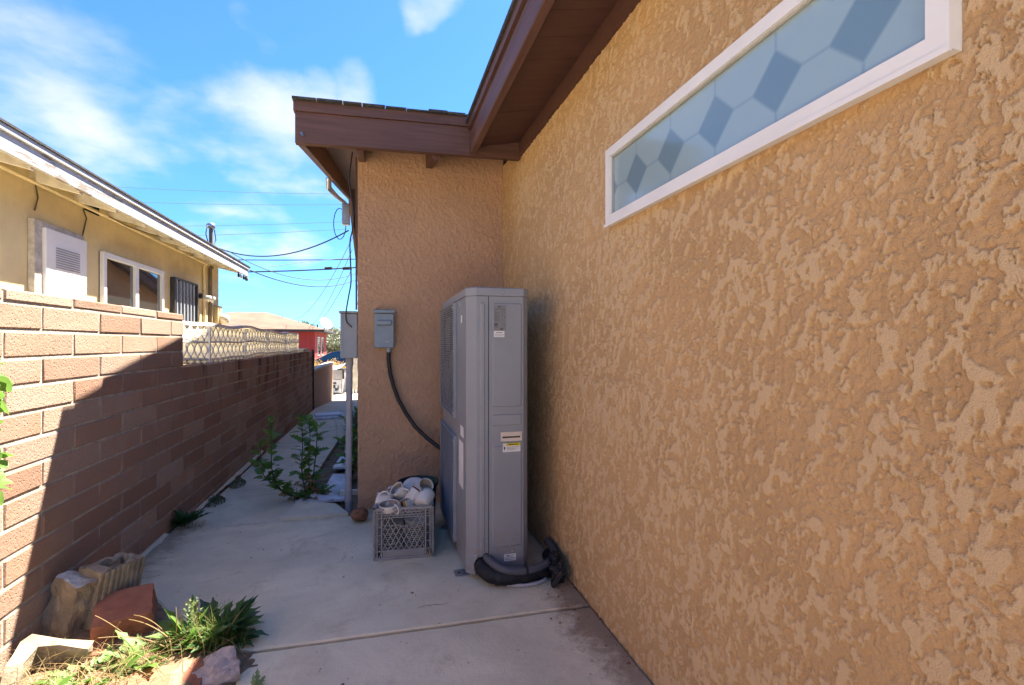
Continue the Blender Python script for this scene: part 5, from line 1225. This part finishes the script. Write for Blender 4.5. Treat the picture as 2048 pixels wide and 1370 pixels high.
    o = .8; P = [(X0 - o, Y0 - o, ze), (X1 + o, Y0 - o, ze), (X1 + o, Y1 + o, ze), (X0 - o, Y1 + o, ze)]; rd = [(-12.2, 47.4, 3.95), (-9.6, 47.4, 3.95)]
    b = MB(); b.add([(x, y, z + .18) for x, y, z in P] + rd, [(0, 1, 5, 4), (1, 2, 5), (2, 3, 4, 5), (3, 0, 4)]); rf = wpart(t, 'roof', b, ROOFT)
    b = MB(); b.box(X0 - o - .02, X1 + o + .02, Y0 - o - .02, Y1 + o + .02, ze, ze + .17); wpart(t, 'fascia_board', b, DARKW)
    for (u, v, hh) in ((565, 648, .9), (597, 653, .7), (635, 658, .6)):
        p = atD(u, v, 46); b = MB(); b.tube([(p.x, p.y, p.z - .5), (p.x, p.y, p.z + hh)], .07, 6); wpart(t, 'vent_pipe', b, DARKW, rf)
    for k, y in enumerate((44.6, 47.4)):
        b = MB(); b.box(X1 + .002, X1 + .05, y, y + 1.5, .1, 1.75); w = wpart(t, 'window', b, WHITE)
        for j in range(2):
            b = MB(); b.box(X1 + .051, X1 + .06, y + .1 + .68 * j, y + .72 + .68 * j, .2, 1.65); wpart(t, 'pane', b, GLASSD, w)
    b = MB(); 
    for k in range(14): b.box(X1 + 1.2, X1 + 1.24, 43.5 + .5 * k, 43.54 + .5 * k, zg, zg + 1.0)
    b.box(X1 + 1.19, X1 + 1.25, 43.4, 50.2, zg + 1.0, zg + 1.05); o_ = link('front_railing', b.mesh('front_railing', FENCEW)); tag(o_, 'thin pale railing in front of the red house', 'railing')
    # satellite dish on the roof corner
    p = atD(652, 650, 44); t = thing('satellite_dish', (p.x, p.y, p.z - 1.0), 'white satellite dish on the corner of the tan roof', 'dish')
    b = MB(); b.tube([(-.6, 0, .3), (0, 0, 1.0)], .05, 6); part(t, 'arm', b, DARKW)
    b = MB(); b.lathe([(0, 0), (.35, .05), (.62, .18), (.63, .20), (.35, .07), (0, .02)], 18, Matrix.Translation((-.1, 0, 1.2)) @ Matrix.Rotation(R(50), 4, 'Y') @ Matrix.Rotation(R(40), 4, 'X')); part(t, 'reflector', b, BINL)
    # trees
    def tree(loc, h, r, seed, label, mat, n=3800):
        rg = random.Random(seed); t = thing('tree', loc, label, 'tree', 'trees beyond the road'); b = MB(); b.tube([(0, 0, 0), (.1 * r, 0, h * .3), (.05 * r, .1, h * .6)], [.09 * r, .07 * r, .04 * r], 8)
        cl = []
        for k in range(16):
            a = rg.uniform(0, 6.3); rr = r * .75 * math.sqrt(rg.random()); z = h * rg.uniform(.38, .92); cl.append((Vector((rr * math.cos(a), rr * math.sin(a), z)), r * rg.uniform(.22, .42)))
            b.tube([(.06 * r, .05, h * .35), cl[-1][0] * .6 + Vector((0, 0, h * .18)), cl[-1][0]], [.03 * r, .02 * r, .008 * r], 5)
        part(t, 'trunk', b, BARK); g = MB()
        for i in range(n):
            c, s = rg.choice(cl); d = Vector((rg.gauss(0, 1), rg.gauss(0, 1), rg.gauss(0, .8))).normalized(); q = c + d * s * rg.uniform(.5, 1.1); l = r * rg.uniform(.035, .075); e = Vector((rg.uniform(-1, 1), rg.uniform(-1, 1), rg.uniform(-.6, 1))).normalized(); sd = e.orthogonal().normalized() * l * .5
            g.add([q - sd, q + sd, q + e * l * 1.3 + sd * .4, q + e * l * 1.3 - sd * .4], [(0, 1, 2, 3)])
        part(t, 'crown', g, mat)
    for k, (u, d, top, r, lb) in enumerate(((668, 62, 662, 2.6, 'grey-green tree beside the red house'), (690, 58, 672, 2.4, 'grey-green tree just left of the meter box'), (655, 90, 655, 3.4, 'taller dull tree standing far behind the red house'), (607, 190, 640, 5.0, 'dark round tree on the skyline above the tan roof'), (640, 150, 655, 4.5, 'distant tree on the skyline right of the tan roof'), (700, 80, 664, 4.0, 'olive tree behind the meter box'))):
        p = atD(u, top, d); zg_ = -1.5 - .012 * (d - 60); tree((p.x, p.y, zg_), p.z - zg_, r, 60 + k, lb, LEAFO if k != 3 else LEAFD)
build_far()

# ------------------------------------------------------------------ overhead cables
def build_wires():
    def cat(a, b, sag, n=24): return [a.lerp(b, i / n) + Vector((0, 0, -4 * sag * (i / n) * (1 - i / n))) for i in range(n + 1)]
    def wire(a, b, sag, r, label, mat=WIRE, parts=None):
        m = MB(); m.tube(cat(a, b, sag), r, 5); o = link('overhead_cable', m.mesh('overhead_cable', mat)); return tag(o, label, 'cable', 'overhead cables')
    far = 44
    for k, (p, q, lb) in enumerate((((120, 363), (760, 384), 'highest thin power line across the sky'), ((120, 394), (760, 404), 'second highest thin power line across the sky'), ((120, 447), (760, 436), 'thin power line passing just above the roof mast'), ((120, 470), (760, 450), 'thin power line passing behind the roof mast'))):
        wire(atD(*p, far), atD(*q, far), .25, .016, lb, WIREG)
    wire(MAST + Vector((.0, .05, -.32)), onX(697, 457, -.42), .28, .010, 'thick twisted cable drooping from the roof mast to the house')
    wire(atD(440, 515, 24), atD(760, 513, 24), .05, .022, 'straight cable level with the yellow house eave')
    w = wire(atD(470, 540, 22), atD(740, 529, 22), .05, .030, 'thick cable with two black splices beside the stucco corner')
    for u in (657, 693):
        m = MB(); a, b = atD(u - 7, 533, 22), atD(u + 7, 532.4, 22); m.tube([a, b], .07, 8); link('splice', m.mesh('splice', RUBBER), w)
    wire(atD(455, 497, 12.5), atD(745, 528, 17), .62, .010, 'slack cable sagging from the roof edge below the thick cable')
    wire(Vector((-2.40, 10.36, 2.60)), atD(740, 540, 16), .40, .011, 'cable leaving the corner of the white eave')
    wire(atD(538, 530, 20), atD(705, 512, 24), -.05, .012, 'thin cable climbing towards the stucco corner', WIREG)
    for k, (p, q, s) in enumerate((((580, 634, 40), (706, 470, 20), 1.0), ((616, 652, 42), (704, 496, 20), .6), ((622, 652, 42), (706, 530, 20), .5))):
        wire(atD(*p), atD(*q), s, .014, ('faint cable rising from the vent pipe of the tan roof', 'faint middle cable rising from behind the tan roof', 'faint lowest cable rising from behind the satellite dish')[k], WIREG)
build_wires()
print('objects', len(bpy.data.objects), 'tris', sum(len(o.data.polygons) * 2 for o in bpy.data.objects if o.type == 'MESH'))
